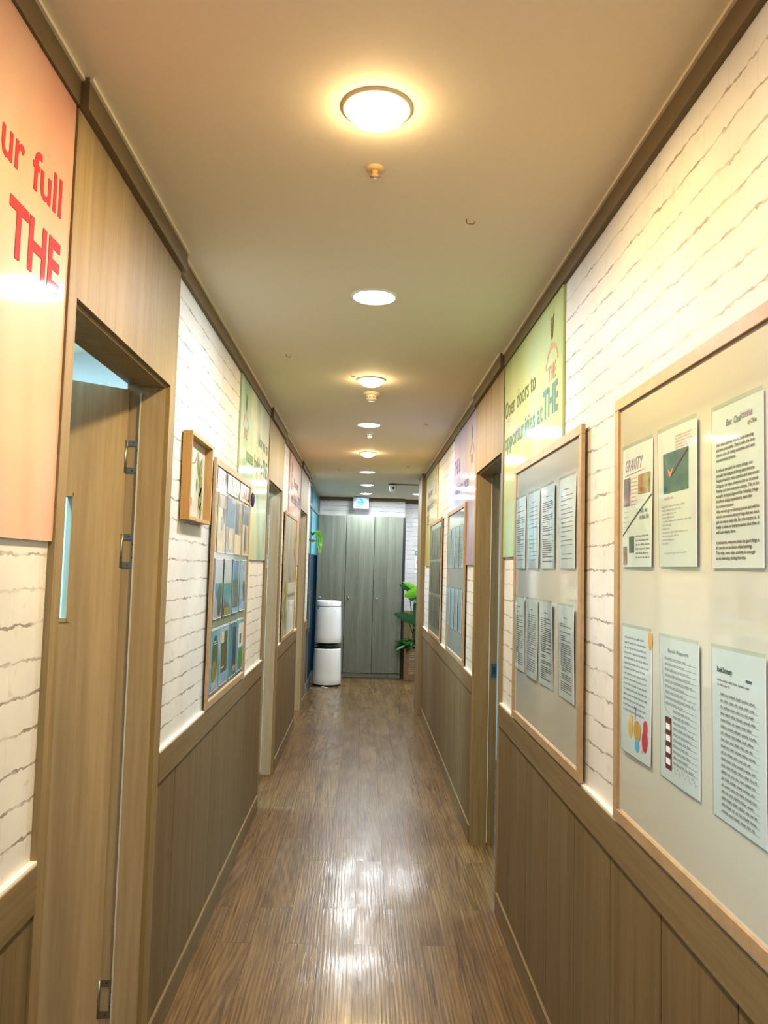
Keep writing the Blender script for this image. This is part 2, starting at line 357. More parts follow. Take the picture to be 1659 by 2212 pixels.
def wellipse(mb, w, cu, cv, ru, rv, n, mi=0, k=20, rot=0):
    pts = []
    for i in range(k):
        a = 2*math.pi*i/k; x, y = ru*math.cos(a), rv*math.sin(a)
        pts.append((cu+x*math.cos(rot)-y*math.sin(rot), cv+x*math.sin(rot)+y*math.cos(rot)))
    wpoly(mb, w, pts, n, mi)
def scribble(mb, w, u0, u1, v, h, rng, n=.0008, mi=0, wd=.0009):
    """a handwritten line: words as small zigzag pen strokes"""
    u = u0
    while u < u1-.006:
        wl = min(rng.uniform(.008, .024), u1-u); pts = []; k = max(3, int(wl/.0016))
        for i in range(k+1): pts.append((u+wl*i/k, v+(h*rng.uniform(.55, 1.0) if i % 2 else 0)))
        wline(mb, w, pts, wd, n, mi); u += wl+.004
def printline(mb, w, u0, u1, v, h, rng, n=.0008, mi=0):
    u = u0
    while u < u1-.004:
        wl = min(rng.uniform(.006, .022), u1-u); wbox(mb, w, u, u+wl, v, v+h, n-.0003, n, mi); u += wl+.0028
def sheet(mb, w, wd, ht, n0=0.0, th=.0008, nu=8, nv=12, mi=0):
    def grid(nn):
        return [w.p(wd*i/nu, ht*j/nv, nn) for j in range(nv+1) for i in range(nu+1)]
    a = grid(n0+th); K = nu+1
    fs = [(j*K+i, j*K+i+1, (j+1)*K+i+1, (j+1)*K+i) for j in range(nv) for i in range(nu)]
    mb.add(a, fs, mi, True)
    b = grid(n0); o = len(mb.v); mb.add(b, [f[::-1] for f in fs], mi, True)
    oa = o-len(a); s1 = len(mb.v); mb.v += [tuple(q) for q in a]; s2 = len(mb.v); mb.v += [tuple(q) for q in b]
    per = [i for i in range(K)]+[j*K+nu for j in range(1, nv+1)]+[nv*K+i for i in range(nu-1, -1, -1)]+[j*K for j in range(nv-1, 0, -1)]
    for q in range(len(per)):
        i, j = per[q], per[(q+1) % len(per)]; mb.f.append([s1+i, s2+i, s2+j, s1+j]); mb.m.append(mi); mb.sm.append(False)

# ------------------------------------------------------------------ the setting
struct(MB().box(-3.2, 3.2, -2.4, 13.2, -.06, 0).build('floor', M_FLOOR))
struct(MB().box(-3.2, 3.2, -2.4, 13.2, ZC, ZC+.08).build('ceiling', M_CEIL))
TH = .12
DOORS = {1: (-1, 1.648, 2.598, 1.705, 2.517), 2: (-1, 5.145, 6.085, 5.20, 6.015), 3: (-1, 7.750, 8.740, 7.805, 8.670), 4: (1, 3.690, 4.625, 3.745, 4.565)}
HEAD = 2.115
def wall_with_doors(name, side, y0, y1, doors):
    mb = MB(); xa = XL if side < 0 else XR; xb = xa+side*TH
    segs = []; y = y0
    for d in sorted(doors, key=lambda q: q[1]):
        segs.append((y, d[1]+.03, 0, ZC)); segs.append((d[1]+.03, d[2]-.03, HEAD+.02, ZC)); y = d[2]-.03
    segs.append((y, y1, 0, ZC))
    for a, b, z0, z1 in segs: mb.box(xa, xb, a, b, z0, z1)
    for i, f in enumerate(mb.f):
        xs = [mb.v[k][0] for k in f]
        mb.m[i] = 0 if max(abs(q-xa) for q in xs) < 1e-6 else 1
    return struct(mb.build(name, [M_BRY, M_PAINT]))
wall_with_doors('wall_left', -1, -2.4, 9.18, [DOORS[1], DOORS[2], DOORS[3]])
wall_with_doors('wall_right', 1, -2.4, 8.52, [DOORS[4]])
struct(MB().box(-3.2, 3.2, -2.52, -2.4, 0, ZC).build('wall_front', M_BRX))
mb = MB().box(-1.6, .585, 11.67, 11.80, 0, ZC).box(.585, 3.2, 11.82, 11.95, 0, ZC)
struct(mb.build('wall_back', M_BRX))
# small rooms behind the doors
mb = MB().box(-3.2, -3.1, -2.4, 11.8, 0, ZC).box(-3.1, XL-TH, 3.95, 4.05, 0, ZC).box(-3.1, XL-TH, 7.1, 7.2, 0, ZC).box(-3.1, XL-TH-.02, 9.12, 9.18, 0, ZC)
struct(mb.build('wall_left_rooms', M_PAINT))
mb = MB().box(3.1, 3.2, -2.4, 11.8, 0, ZC).box(XR+TH, 3.1, 2.2, 2.3, 0, ZC).box(XR+TH, 3.1, 6.6, 6.7, 0, ZC).box(XR+TH, 3.1, 8.9, 9.0, 0, ZC)
struct(mb.build('wall_right_rooms', M_PAINT))
# pillar that closes the right wall
struct(MB().box(.605, XR+TH+.02, 8.52, 9.03, 0, ZC).build('trim_1', M_WV, bevel=.002))

# cornice: plain runs, thicker boxes over the doors, cream bead against the ceiling
def runs(y0, y1, doors):
    out = []; y = y0
    for d in sorted(doors, key=lambda q: q[1]): out.append((y, d[1], 0)); out.append((d[1], d[2], 1)); y = d[2]
    out.append((y, y1, 0)); return out
def cornice(side, name, bname, y0, y1, doors):
    mb = MB(); bd = MB(); xa = XL if side < 0 else XR
    for a, b, t in runs(y0, y1, doors):
        th = .034 if t else .016
        mb.box(xa, xa-side*th, a, b, 2.532 if not t else 2.528, ZC)
        bd.box(xa-side*th, xa-side*(th+.007), a, b, ZC-.009, ZC)
    struct(mb.build(name, M_TRIM)); struct(bd.build(bname, M_BEAD))
cornice(-1, 'trim_2', 'trim_3', -2.4, 9.18, [DOORS[1], DOORS[2], DOORS[3]])
cornice(1, 'trim_4', 'trim_5', -2.4, 8.52, [DOORS[4]])
M_TRIMX = wood('brown_cornice_end', (0.115, 0.08, 0.045), (0.16, 0.115, 0.065), (3, 60, 60))
struct(MB().box(-.70, .585, 11.652, 11.67, 2.545, ZC).box(.585, 3.1, 11.80, 11.82, 2.535, ZC).build('trim_6', M_TRIMX))

# wainscot with grooved boards, rail and skirting
M_GROOVE = plain('groove_brown', (.03, .02, .01), .7)
def wainscot(side, name, rail, skirt, spans, phase):
    mb = MB(); rb = MB(); sb = MB(); gb = MB(); xa = XL if side < 0 else XR; s = -side
    for a, b in spans:
        k0 = math.floor((a-phase)/.344)
        cuts = [a]+[phase+.344*k for k in range(k0, k0+60) if a+.02 < phase+.344*k < b-.02]+[b]
        for c, d in zip(cuts, cuts[1:]): mb.box(xa+s*.001, xa+s*.010, c+.0028, d-.0028, 0, .845)
        mb.box(xa+s*.0004, xa+s*.001, a, b, 0, .845, 1)
        rb.box(xa+s*.001, xa+s*.017, a, b, .845, .942)
        sb.box(xa+s*.010, xa+s*.020, a, b, 0, .095)
    struct(mb.build(name, [M_WSC, M_GROOVE])); struct(rb.build(rail, M_WSR, bevel=.002)); struct(sb.build(skirt, M_WSR, bevel=.0015))
wainscot(-1, 'trim_7', 'trim_8', 'baseboard_left', [(-2.4, 1.648), (2.598, 5.145), (6.085, 7.750), (8.740, 9.18)], 2.85)
wainscot(1, 'trim_9', 'trim_10', 'baseboard_right', [(-2.4, 3.690), (4.625, 8.52)], 1.705)
# white seam of sealant along the top of the rail
mb = MB()
for a, b in [(-2.4, 1.648), (2.598, 5.145), (6.085, 7.750)]: mb.box(XL, XL+.014, a, b, .942, .948)
for a, b in [(-2.4, 3.690), (4.625, 8.52)]: mb.box(XR, XR-.014, a, b, .942, .948)
struct(mb.build('trim_11', plain('white_sealant', (.8, .76, .70), .4)))
struct(MB().box(.585, 3.1, 11.80, 11.82, 0, .83).box(.585, 3.1, 11.795, 11.82, .83, .93).build('trim_12', M_WX))

# ------------------------------------------------------------------ doors
def strike_plate(door, side, y, x0, x1):
    mb = MB(); mb.box(x0, x1, y-.002, y+.002, .945, 1.025)
    pl = mb.build('strike_plate', plain('blue_strike_film', (.01, .12, .22), .3, .3), door); pl['label'] = 'blue strike plate'
    MB().box(x0+.007, x0+.022, y-.0035, y-.0015, .965, 1.005).build('latch_hole', M_DARK, pl)
def hinge(door, leaf, side, yf, z0, z1):
    x0 = XL-.076; x1 = XL-.114
    mb = MB(); y = yf+.010
    wz = z1-z0
    mb.box(x0, x0-.010, y-.003, y, z0, z1); mb.box(x0-.010, x1, y-.003, y, z0, z0+wz*.17); mb.box(x0-.010, x1, y-.003, y, z1-wz*.17, z1)
    for (dx, dz) in ((-.006, .3), (-.006, .7), (-.02, .07), (-.02, .93)):
        mb.lathe((x0+dx, y-.0032, z0+wz*dz), [(.0001, -.0012), (.0022, -.0006), (.0026, 0)], 10, 1, axis='y')
    mb.lathe((x1-.004, y-.004, z0), [(.0001, 0), (.005, 0), (.005, wz), (.0001, wz)], 12, 0)
    mb.build('hinge', [M_STEEL, M_DARK], door)
def make_door(n, label=None):
    side, a, b, ia, ib = DOORS[n]; xa = XL if side < 0 else XR; s = -side
    D = empty('door_%d' % n, (xa, (ia+ib)/2, 0), kind='structure')
    f = MB()                                        # casing, jambs with rebate, head
    t = .014
    f.box(xa, xa+s*t, a, ia-.010, 0, 2.53); f.box(xa, xa+s*t, ib+.010, b, 0, 2.53)
    f.build('door_casing', M_WV, D); f = MB()
    f.box(xa-s*.074, xa, a+.01, ia, 0, HEAD+.02); f.box(xa-s*.074, xa, ib, b-.01, 0, HEAD+.02)
    f.box(xa-s*(TH+.004), xa-s*.074, a+.01, ia-.012, 0, HEAD+.02); f.box(xa-s*(TH+.004), xa-s*.074, ib+.012, b-.01, 0, HEAD+.02)
    f.build('door_jamb', M_LEAF if side < 0 else M_WV, D)  # same wood as the casing; paler on left jambs to paint in lamp light
    h = MB(); h.box(xa, xa+s*t, ia-.010, ib+.010, HEAD+.010, 2.53); h.box(xa-s*.074, xa, ia, ib, HEAD, HEAD+.03); h.box(xa-s*(TH+.004), xa-s*.074, ia-.012, ib+.012, HEAD+.012, HEAD+.03)
    h.build('head_panel', M_WV if side < 0 else M_WV, D)
    g = MB(); g.box(xa-s*.074, xa-s*.0745-s*.004, ib-.002, ib+.008, .02, HEAD-.02); g.build('draught_seal', M_GASKET, D)
    # leaf
    Lf = .80; T = .038
    if side < 0:
        hx, hy = xa-.112, ib+.008; dx, dy = -math.sin(math.radians(51)), -math.cos(math.radians(51))
    else:
        hx, hy = xa+.112, ia-.008; dx, dy = math.sin(math.radians(98)), math.cos(math.radians(98))
    nx, ny = (-dy, dx) if side < 0 else (dy, -dx)
    if side < 0: nx, ny = (dy, -dx)                 # thickness goes away from the corridor viewer
    if ny < 0 and side < 0: nx, ny = -nx, -ny
    def P(t_, k, z): return (hx+dx*t_+nx*k, hy+dy*t_+ny*k, z)
    def slab(mb, t0, t1, k0, k1, z0, z1, mi=0):
        v = [P(t_, k, z) for z in (z0, z1) for k in (k0, k1) for t_ in (t0, t1)]
        mb.add(v, [(0, 2, 3, 1), (4, 5, 7, 6), (0, 1, 5, 4), (2, 6, 7, 3), (0, 4, 6, 2), (1, 3, 7, 5)], mi)
    w0, w1, wz0, wz1 = .163, .31, 1.375, 1.752
    m = MB(); z0, z1 = .012, HEAD-.008
    slab(m, .004, w0, 0, T, z0, z1); slab(m, w1, Lf, 0, T, z0, z1); slab(m, w0, w1, 0, T, z0, wz0); slab(m, w0, w1, 0, T, wz1, z1)
    leaf = m.build('door_leaf', M_LEAF, D)
    m = MB()
    for q in ((w0-.008, w0+.004, wz0-.008, wz1+.008), (w1-.004, w1+.008, wz0-.008, wz1+.008), (w0, w1, wz0-.008, wz0+.004), (w0, w1, wz1-.004, wz1+.008)):
        slab(m, q[0], q[1], -.004, T+.004, q[2], q[3])
    m.build('window_bead', M_LEAF, leaf)
    m = MB(); slab(m, w0+.002, w1-.002, T*.4, T*.6, wz0+.002, wz1-.002); m.build('window_pane', M_PANE, leaf)
    m = MB()
    for k in (-1, 1):
        kk = -.03 if k < 0 else T+.03; base = -.001 if k < 0 else T+.001
        m.tube([P(Lf-.06, base, 1.0), P(Lf-.06, kk, 1.0), P(Lf-.10, kk*1.0, 1.0), P(Lf-.17, kk, 1.0)], .009, 10)
    m.build('lever_handle', M_STEEL, leaf)
    if side < 0:
        for z0_, z1_ in ((1.838, 1.942), (1.535, 1.642), (.165, .275)): hinge(D, leaf, side, ib, z0_, z1_)
    else: strike_plate(D, side, ib+.010, xa+.092, xa+.122)
    return D
for n in (1, 2, 3, 4): make_door(n)

# glass partition at the far left: frame, panes
PX = -.70
D5 = empty('window_1', (PX, 10.4, 0), kind='structure')
mb = MB()
for y in (9.18, 10.0, 11.63): mb.box(PX-.02, PX+.02, y, y+.035, 0, ZC)
mb.box(PX-.02, PX+.02, 9.2, 11.66, 0, .10); mb.box(PX-.02, PX+.02, 9.2, 11.66, 2.30, 2.345); mb.box(PX-.02, PX+.02, 9.2, 11.66, 2.55, ZC)
mb.build('window_frame', plain('grey_blue_aluminium', (.16, .20, .22), .35, .5), D5)
mb = MB().box(PX-.004, PX+.004, 9.21, 11.64, .10, 1.72); mb.build('blue_pane', M_FILMLO, D5)
mb = MB().box(PX-.004, PX+.004, 9.21, 11.64, 1.72, 2.56); mb.build('pale_pane', M_FILMHI, D5)
mb = MB().box(PX+.03, PX+.036, 9.9, 9.93, .75, 1.25).box(PX+.015, PX+.036, 9.9, 9.93, .77, .79).box(PX+.015, PX+.036, 9.9, 9.93, 1.21, 1.23); mb.build('pull_handle', M_STEEL, D5)
struct(MB().box(XL-.005, XL+.004, 9.145, 9.195, .0, ZC).build('trim_13', plain('edge_strip_reflection', (.72, .72, .62), .3)))  # edge strip at the wall end, its pale colour painting a bright reflection

# ------------------------------------------------------------------ ceiling lamps (each carries its own light)
def make_lamp(name, x, y, warm, label):
    t = empty(name, (x, y, ZC), label, 'ceiling light', 'round downlights along the corridor ceiling')
    lr = .070 if warm else .079
    mb = MB(); mb.lathe((x, y, ZC), [(lr, .0), (lr, -.006), (lr+.003, -.007), (lr+.008, -.005), (lr+.011, 0)], 40)
    kids = [mb.build('trim_ring', M_CEIL if warm else M_WHITE, t)]
    d = .042 if warm else .014
    mb = MB(); prof = [(.0005, -d)]+[(lr*math.sin(a), -d*math.cos(a)) for a in [math.pi/2*i/8 for i in range(1, 9)]]
    mb.lathe((x, y, ZC), prof, 40)
    e = emit('warm_lamp_glass' if warm else 'cool_lamp_glass', (1, .70, .36) if warm else (.95, .98, 1), 80 if warm else 50)
    kids.append(mb.build('lamp_lens', e, t))
    ld = bpy.data.lights.new('warm_bulb' if warm else 'cool_bulb', 'AREA'); ld.shape = 'DISK'; ld.size = .15; ld.energy = WARM_W if warm else WHITE_W
    ld.color = WARM_C if warm else WHITE_C; ld.spread = math.radians(180)
    lo = bpy.data.objects.new('bulb', ld); COL.objects.link(lo); lo.parent = t; lo.location = (0, 0, -d-.004)
    kids.append(lo)
    return t, kids
lw, lwk = make_lamp('recessed_downlight', 0, 1.72, True, 'largest warm yellow ceiling lamp, the one nearest the camera')
lc, lck = make_lamp('recessed_downlight', 0.01, 2.962, False, 'largest cool white ceiling lamp, second from the camera')
copy_tree(lw, lwk, (0.01, 4.304, ZC), 'warm yellow ceiling lamp just in front of a smoke detector')
copy_tree(lc, lck, (0.006, 5.674, ZC), 'cool white ceiling lamp touching the small second detector')
copy_tree(lw, lwk, (0.006, 7.081, ZC), 'smallest and farthest warm yellow ceiling lamp')
copy_tree(lc, lck, (0.006, 8.489, ZC), 'cool white ceiling lamp just beyond the farthest warm lamp')
copy_tree(lc, lck, (0.008, 9.818, ZC), 'thin cool white ceiling lamp level with the ceiling camera')
copy_tree(lc, lck, (0.0, 10.952, ZC), 'cool white ceiling lamp directly above the green arrow sign')
copy_tree(lc, lck, (0.724, 10.837, ZC), 'cool white ceiling lamp at far right, cut by the corner pillar')
copy_tree(lc, lck, (1.75, 10.9, ZC), 'cool white ceiling lamp of the side hall right of the pillar')
copy_tree(lc, lck, (0.0, 0.35, ZC), 'cool white ceiling lamp above and behind the camera')
copy_tree(lw, lwk, (0.0, -1.0, ZC), 'warm yellow ceiling lamp far behind the camera')
# panel lamps of the side rooms
def room_panel(x, y, w, label):
    t = empty('ceiling_panel_light', (x, y, ZC), label, 'ceiling light', 'flat panel lights of the side rooms')
    MB().box(x-.31, x+.31, y-.31, y+.31, ZC-.012, ZC-.001).build('panel_frame', M_WHITE, t)
    MB().box(x-.29, x+.29, y-.29, y+.29, ZC-.014, ZC-.0121).build('panel_diffuser', emit('panel_glow', (.75, .92, 1), 3.0), t)
    ld = bpy.data.lights.new('panel', 'AREA'); ld.shape = 'SQUARE'; ld.size = .55; ld.energy = w; ld.color = ROOM_C
    lo = bpy.data.objects.new('panel_tube', ld); COL.objects.link(lo); lo.parent = t; lo.location = (0, 0, -.03)
room_panel(-1.9, 2.6, ROOM_W, 'flat square light panel in the room behind the nearest left door')
room_panel(-1.9, 5.5, ROOM_W, 'flat square light panel in the room behind the middle left door')
room_panel(-1.9, 8.3, ROOM_W*.6, 'flat square light panel in the room behind the farthest left door')
room_panel(1.9, 4.6, ROOM_W*.4, 'flat square light panel in the room behind the right door')
room_panel(-1.7, 10.4, ROOM_W, 'flat square light panel behind the blue glass partition')

# detectors, sprinkler head, hooks, ceiling camera
def detector(x, y, r, label):
    t = empty('smoke_detector', (x, y, ZC), label, 'smoke detector', 'round detectors on the corridor ceiling')
    MB().lathe((x, y, ZC), [(r, 0), (r, -.012), (r*.8, -.016), (.0005, -.016)], 28).build('base_plate', M_OFFW, t)
    h = MB(); h.lathe((x, y, ZC), [(r*.66, -.016), (r*.66, -.034), (r*.5, -.046), (.0005, -.046)], 28)
    h = h.build('sensor_head', M_OFFW, t)
    m = MB()
    for k in range(10):
        a = 2*math.pi*k/10; cx, cy = x+r*.66*math.cos(a), y+r*.66*math.sin(a); m.lathe((cx, cy, ZC-.030), [(.0005, -.005), (.005, 0), (.0005, .005)], 8)
    m.build('vent_slots', plain('detector_slot', (.22, .16, .08), .6), h)
detector(.017, 4.640, .052, 'cream smoke detector just behind the second warm ceiling lamp')
detector(.015, 5.99, .034, 'small cream detector behind the second cool white ceiling lamp')
t = empty('sprinkler_head', (0, 1.99, ZC), 'small round sprinkler cap in the glow behind the nearest warm lamp', 'sprinkler')
MB().lathe((0, 1.99, ZC), [(.024, 0), (.022, -.006), (.012, -.008), (.0005, -.008)], 24).build('cover_plate', plain('tan_cap', (.62, .42, .2), .4), t)
MB().lathe((0, 1.99, ZC-.008), [(.009, 0), (.009, -.012), (.014, -.014), (.0005, -.016)], 18).build('nozzle', plain('tan_cap2', (.5, .32, .15), .4), t)
HK = [(.276, 2.268, 'right of and behind the nearest warm lamp'), (-.415, 3.834, 'left of the second warm lamp'), (.40, 5.55, 'right of the second white lamp'), (-.30, 8.3, 'left of the third white lamp'),
      (.40, 7.9, 'right of the farthest warm lamp'), (-.10, 4.19, 'touching the glow of the second warm lamp')]
hk = None
for x, y, l in HK:
    lab = 'tiny bent metal ceiling hook '+l
    if hk is None:
        hk = MB().tube([(x, y, ZC), (x, y, ZC-.010), (x+.004, y, ZC-.014), (x+.022, y, ZC-.014)], .0016, 6).tube([(x+.022, y, ZC-.014), (x+.024, y, ZC-.008)], .0016, 6).build('ceiling_hook', plain('dull_brass', (.3, .2, .08), .5, .5))
        tag(hk, lab, 'hook', 'small hooks left in the ceiling'); hx0, hy0 = x, y; hl = hk.location.copy()
    else:
        c = hk.copy(); COL.objects.link(c); c.location = (hl.x+x-hx0, hl.y+y-hy0, hl.z); c['label'] = lab
t = empty('ceiling_camera', (.32, 9.63, ZC), 'small white security camera hanging from the ceiling near the corridor end', 'camera')
MB().lathe((.32, 9.63, ZC), [(.052, 0), (.052, -.018), (.03, -.022), (.0005, -.022)], 24).build('mounting_plate', plain('brown_dusty_metal', (.16, .12, .07), .6), t)
MB().lathe((.32, 9.60, ZC-.022), [(.038, 0), (.042, -.03), (.040, -.055), (.028, -.08), (.0005, -.092)], 24).build('camera_body', M_WHITE, t)
MB().lathe((.33, 9.562, ZC-.06), [(.0005, -.006), (.014, -.004), (.016, 0)], 16, axis='y').build('camera_lens', M_BLACK, t)
tag(MB().tube([(.37, 9.63, ZC-.008), (.75, 9.63, ZC-.008), (1.3, 9.63, ZC-.008)], .0075, 8).build('cable_conduit', plain('brown_conduit', (.28, .20, .10), .5)), 'thin brown conduit on the ceiling running right from the camera', 'conduit')

# ------------------------------------------------------------------ posters
def emblem(mb, w, u, v, s, mi=0):
    """small brown laurel bundle"""
    for k in range(6):
        for sg in (-1, 1):
            wpoly(mb, w, [(u+sg*.003*s, v+k*.012*s), (u+sg*(.006+.0022*k)*s, v+(k*.012+.018)*s), (u+sg*(.012+.0018*k)*s, v+(k*.012+.026)*s), (u+sg*(.013+.0018*k)*s, v+(k*.012+.008)*s)], .0006, mi)
    wpoly(mb, w, [(u-.002*s, v-.02*s), (u+.002*s, v-.02*s), (u+.002*s, v+.07*s), (u-.002*s, v+.07*s)], .0006, mi)
def ribbon(mb, w, u, v, R, hgt, n=.0006, mi=0):
    k = 14; pts = []
    for i in range(k):
        a0 = math.radians(165-150*i/k); a1 = math.radians(165-150*(i+1)/k)
        wpoly(mb, w, [(u+R*math.cos(a0), v+R*.75*math.sin(a0)), (u+R*math.cos(a1), v+R*.75*math.sin(a1)), (u+R*math.cos(a1), v+R*.75*math.sin(a1)+hgt), (u+R*math.cos(a0), v+R*.75*math.sin(a0)+hgt)], n, mi)
    for sg in (-1, 1):
        cu = u+sg*R*.97; cv = v+R*.2
        wpoly(mb, w, [(cu, cv-hgt*.3), (cu+sg*R*.22, cv-hgt*.9), (cu+sg*R*.14, cv-hgt*.3), (cu+sg*R*.22, cv+hgt*.35), (cu, cv+hgt*.8)], n, mi)
def poster(name, fn, u0, u1, z0, z1, m, label, lines, logo, tcol, lcol=None):
    w = Wall(fn, u0, z0, .0008)
    c = w.p((u1-u0)/2, 0, 0); t = empty(name, c, label, 'poster', 'painted slogan posters high on the corridor walls')
    mb = MB(); wbox(mb, w, 0, u1-u0, 0, z1-z0, 0, .0085); mb.build('printed_panel', m, t)
    wt = Wall(fn, u0, z0, .0095)
    for i, (txt, u, v, h, wd, col) in enumerate(lines):
        mb = MB(); wtext(mb, wt, txt, u-u0, v-z0, h, wd, bold=.016 if h < .1 else .030, n=.0004+.0001*i); mb.build('lettering', col or tcol, t)
    if logo:
        lu, lv = logo; mb = MB(); emblem(mb, wt, lu-u0, lv-z0+.055, 1.15); mb.build('laurel_emblem', lcol or M_BROWNTXT, t)
        mb = MB(); ribbon(mb, wt, lu-u0, lv-z0-.038, .080, .020); wtext(mb, wt, 'THE', lu-u0-.060, lv-z0-.090, .058, .120, bold=.02); mb.build('ribbon_logo', M_ROSE, t)
poster('slogan_poster', LW, .42, 1.646, 1.591, 2.531, M_P1, 'orange poster with red lettering, nearest on the left wall', [('yo', 1.228, 2.256, .082, .088, None), ('ur', 1.327, 2.256, .082, .090, None), ('full', 1.453, 2.256, .082, .141, None), ('at', 1.242, 2.105, .082, .088, None), ('THE', 1.370, 2.100, .104, .232, None)], None, M_REDTXT)
poster('slogan_poster', LW, 3.975, 5.143, 1.585, 2.531, M_P2, 'teal and yellow poster above the board of movie cards, left wall', [('Now you can', 4.640, 2.262, .082, .455, None), ('master English at', 4.194, 2.112, .082, .66, None), ('THE', 4.871, 2.108, .104, .220, None)], (4.15, 2.31), M_TEALTXT)
poster('slogan_poster', LW, 6.620, 7.748, 1.565, 2.525, M_P3, 'pink and mauve poster, farthest on the left wall', [('Be amazing', 7.006, 2.262, .082, .44, None), ('with English at', 6.809, 2.112, .082, .66, None), ('THE', 7.478, 2.108, .104, .22, None)], (6.80, 2.31), M_PURTXT)
poster('slogan_poster', RW, -3.688, -2.590, 1.620, 2.531, M_PG, 'green poster reading Open doors to opportunities, nearest on the right wall', [('Open doors to', -3.670, 2.268, .082, .66, None), ('opportunities at', -3.670, 2.118, .082, .785, M_TEALTXT), ('THE', -2.878, 2.118, .108, .228, M_TEALTXT)], (-2.745, 2.33), M_DGREEN)
poster('slogan_poster', RW, -5.800, -4.630, 1.590, 2.531, M_PP, 'lilac poster reading a place to excel, right wall beyond the door', [('THE is', -5.742, 2.245, .104, .32, None), ('a place to excel', -5.742, 2.095, .082, .78, None)], (-4.82, 2.31), M_PURTXT)
poster('slogan_poster', RW, -8.40, -7.12, 1.590, 2.531, M_PY, 'yellow poster, farthest on the right wall beside the pillar', [('Expand your', -8.167, 2.29, .082, .52, None), ('imagination at', -8.266, 2.16, .082, .70, None), ('THE', -8.266, 2.01, .104, .26, None)], (-7.30, 2.36), M_BROWNTXT)

# ------------------------------------------------------------------ framed boards
def board(name, fn, u0, u1, z0, z1, label, cat, surf, depth=.0125, bw=.030):
    w = Wall(fn, u0, z0, .0098); W_, H_ = u1-u0, z1-z0
    t = empty(name, w.p(W_/2, 0, 0), label, cat, 'wood framed display boards')
    mb = MB()
    wbox(mb, w, 0, W_, H_-bw, H_, 0, depth); wbox(mb, w, 0, W_, 0, bw, 0, depth)
    wbox(mb, w, 0, bw, bw, H_-bw, 0, depth); wbox(mb, w, W_-bw, W_, bw, H_-bw, 0, depth)
    mb.build('wooden_frame', M_FRAME, t, bevel=.0015)
    mb = MB(); wbox(mb, w, bw, W_-bw, bw, H_-bw, 0, .0058); mb.build('board_panel', surf, t)
    return t
board('display_board', RW, -1.995, -.835, .950, 2.000, 'large pale glass board with handwritten essays, nearest on the right wall', 'board', M_GLASSBOARD)
board('display_board', RW, -3.347, -2.305, .950, 2.000, 'pale glass board with eight typed essays below the green poster', 'board', M_GLASSBOARD)
board('display_board', RW, -6.065, -5.020, .950, 1.995, 'pale glass board with narrow essay sheets below the lilac poster', 'board', M_GLASSBOARD)
board('display_board', RW, -7.690, -6.565, .950, 2.000, 'board crowded with brown photo sheets below the yellow poster', 'board', M_DBOARD)
board('display_board', LW, 3.315, 4.345, .950, 2.005, 'framed board of movie cards under cut-out letters, left wall', 'board', M_DBOARD)
BN = .0166
KP = 1.0199                             # sheets hang on the board face, measured a little nearer
def waver(seed, amp):
    r = random.Random(seed); a, b, c, d = r.uniform(0, 6), r.uniform(0, 6), r.uniform(6, 14), r.uniform(14, 26)
    return lambda u, v: amp*(1+math.sin(a+v*c+u*4)*.6+math.sin(b+u*d+v*5)*.5)
def paper(name, fn, u0, z0, wd, ht, label, cat, group, seed, amp=.0016, m=None, n=BN):
    u0 *= KP; z0 = CAM_H+(z0-CAM_H)*KP
    w = Wall(fn, u0, z0, n, waver(seed, amp))
    t = empty(name, w.p(wd/2, 0, 0), label, cat, group)
    mb = MB(); sheet(mb, w, wd, ht); mb.build('paper_sheet', m or M_PAPER, t)
    mb = MB(); ws = Wall(fn, u0-.001, z0-.001, n, lambda u, v, f=w.wave: f(u, v)+.0022)
    sheet(mb, ws, wd+.002, ht+.009, 0, .0003); mb.build('clear_sleeve', M_CLEAR, t)
    return t, Wall(fn, u0, z0, n+.0009, w.wave)
GA = 'essays in clear sleeves on the nearest right board'
# A: top row ---------------------------------------------------------------
t, w = paper('essay_sheet', RW, -1.898, 1.572, .200, .290, 'essay titled Gravity with purple photos and a black diagonal line', 'paper', GA, 1, .002)
mb = MB(); wtext(mb, w, 'GRAVITY', .02, .232, .030, .12, shear=.35, n=.0003); wline(mb, w, [(.015, .222), (.15, .226)], .0014, .0003); mb.build('title', M_PURINK, t)
mb = MB(); wbox(mb, w, .008, .058, .148, .216, 0, .0003, 0); mb.build('photo', picture('purple_photo', [(.02, .01, .04), (.16, .06, .16), (.5, .3, .35)], 3, 20), t)
mb = MB(); wbox(mb, w, .112, .188, .170, .216, 0, .0003, 0); mb.build('photo', picture('orange_photo', [(.12, .05, .03), (.5, .15, .05), (.3, .35, .12), (.8, .5, .2)], 5, 25), t)
mb = MB(); wbox(mb, w, .008, .036, .006, .050, 0, .0003, 0); mb.build('photo', picture('brown_photo', [(.05, .02, .02), (.3, .14, .08), (.6, .45, .3)], 6, 30), t)
mb = MB(); wbox(mb, w, .052, .088, .034, .073, 0, .0003, 0); mb.build('photo', picture('dark_green_photo', [(.02, .05, .04), (.06, .12, .09)], 7, 20), t)
mb = MB(); wline(mb, w, [(.004, .077), (.10, .120), (.197, .163)], .0045, .0004); mb.build('black_line', M_INK, t)
mb = MB(); r = random.Random(3)
for k in range(8): scribble(mb, w, .064, .106, .210-k*.009, .004, r, n=.0003)
mb.build('handwriting', M_PINKINK, t)
mb = MB()
for k in range(6): scribble(mb, w, .10, .19, .070-k*.010, .005, r, n=.0003)
scribble(mb, w, .13, .18, .125, .012, r, n=.0003); scribble(mb, w, .125, .185, .110, .012, r, n=.0003)
for k in range(5): scribble(mb, w, .012, .05, .132-k*.012, .003, r, n=.0003, wd=.0006)
mb.build('handwriting', M_GREYINK, t)
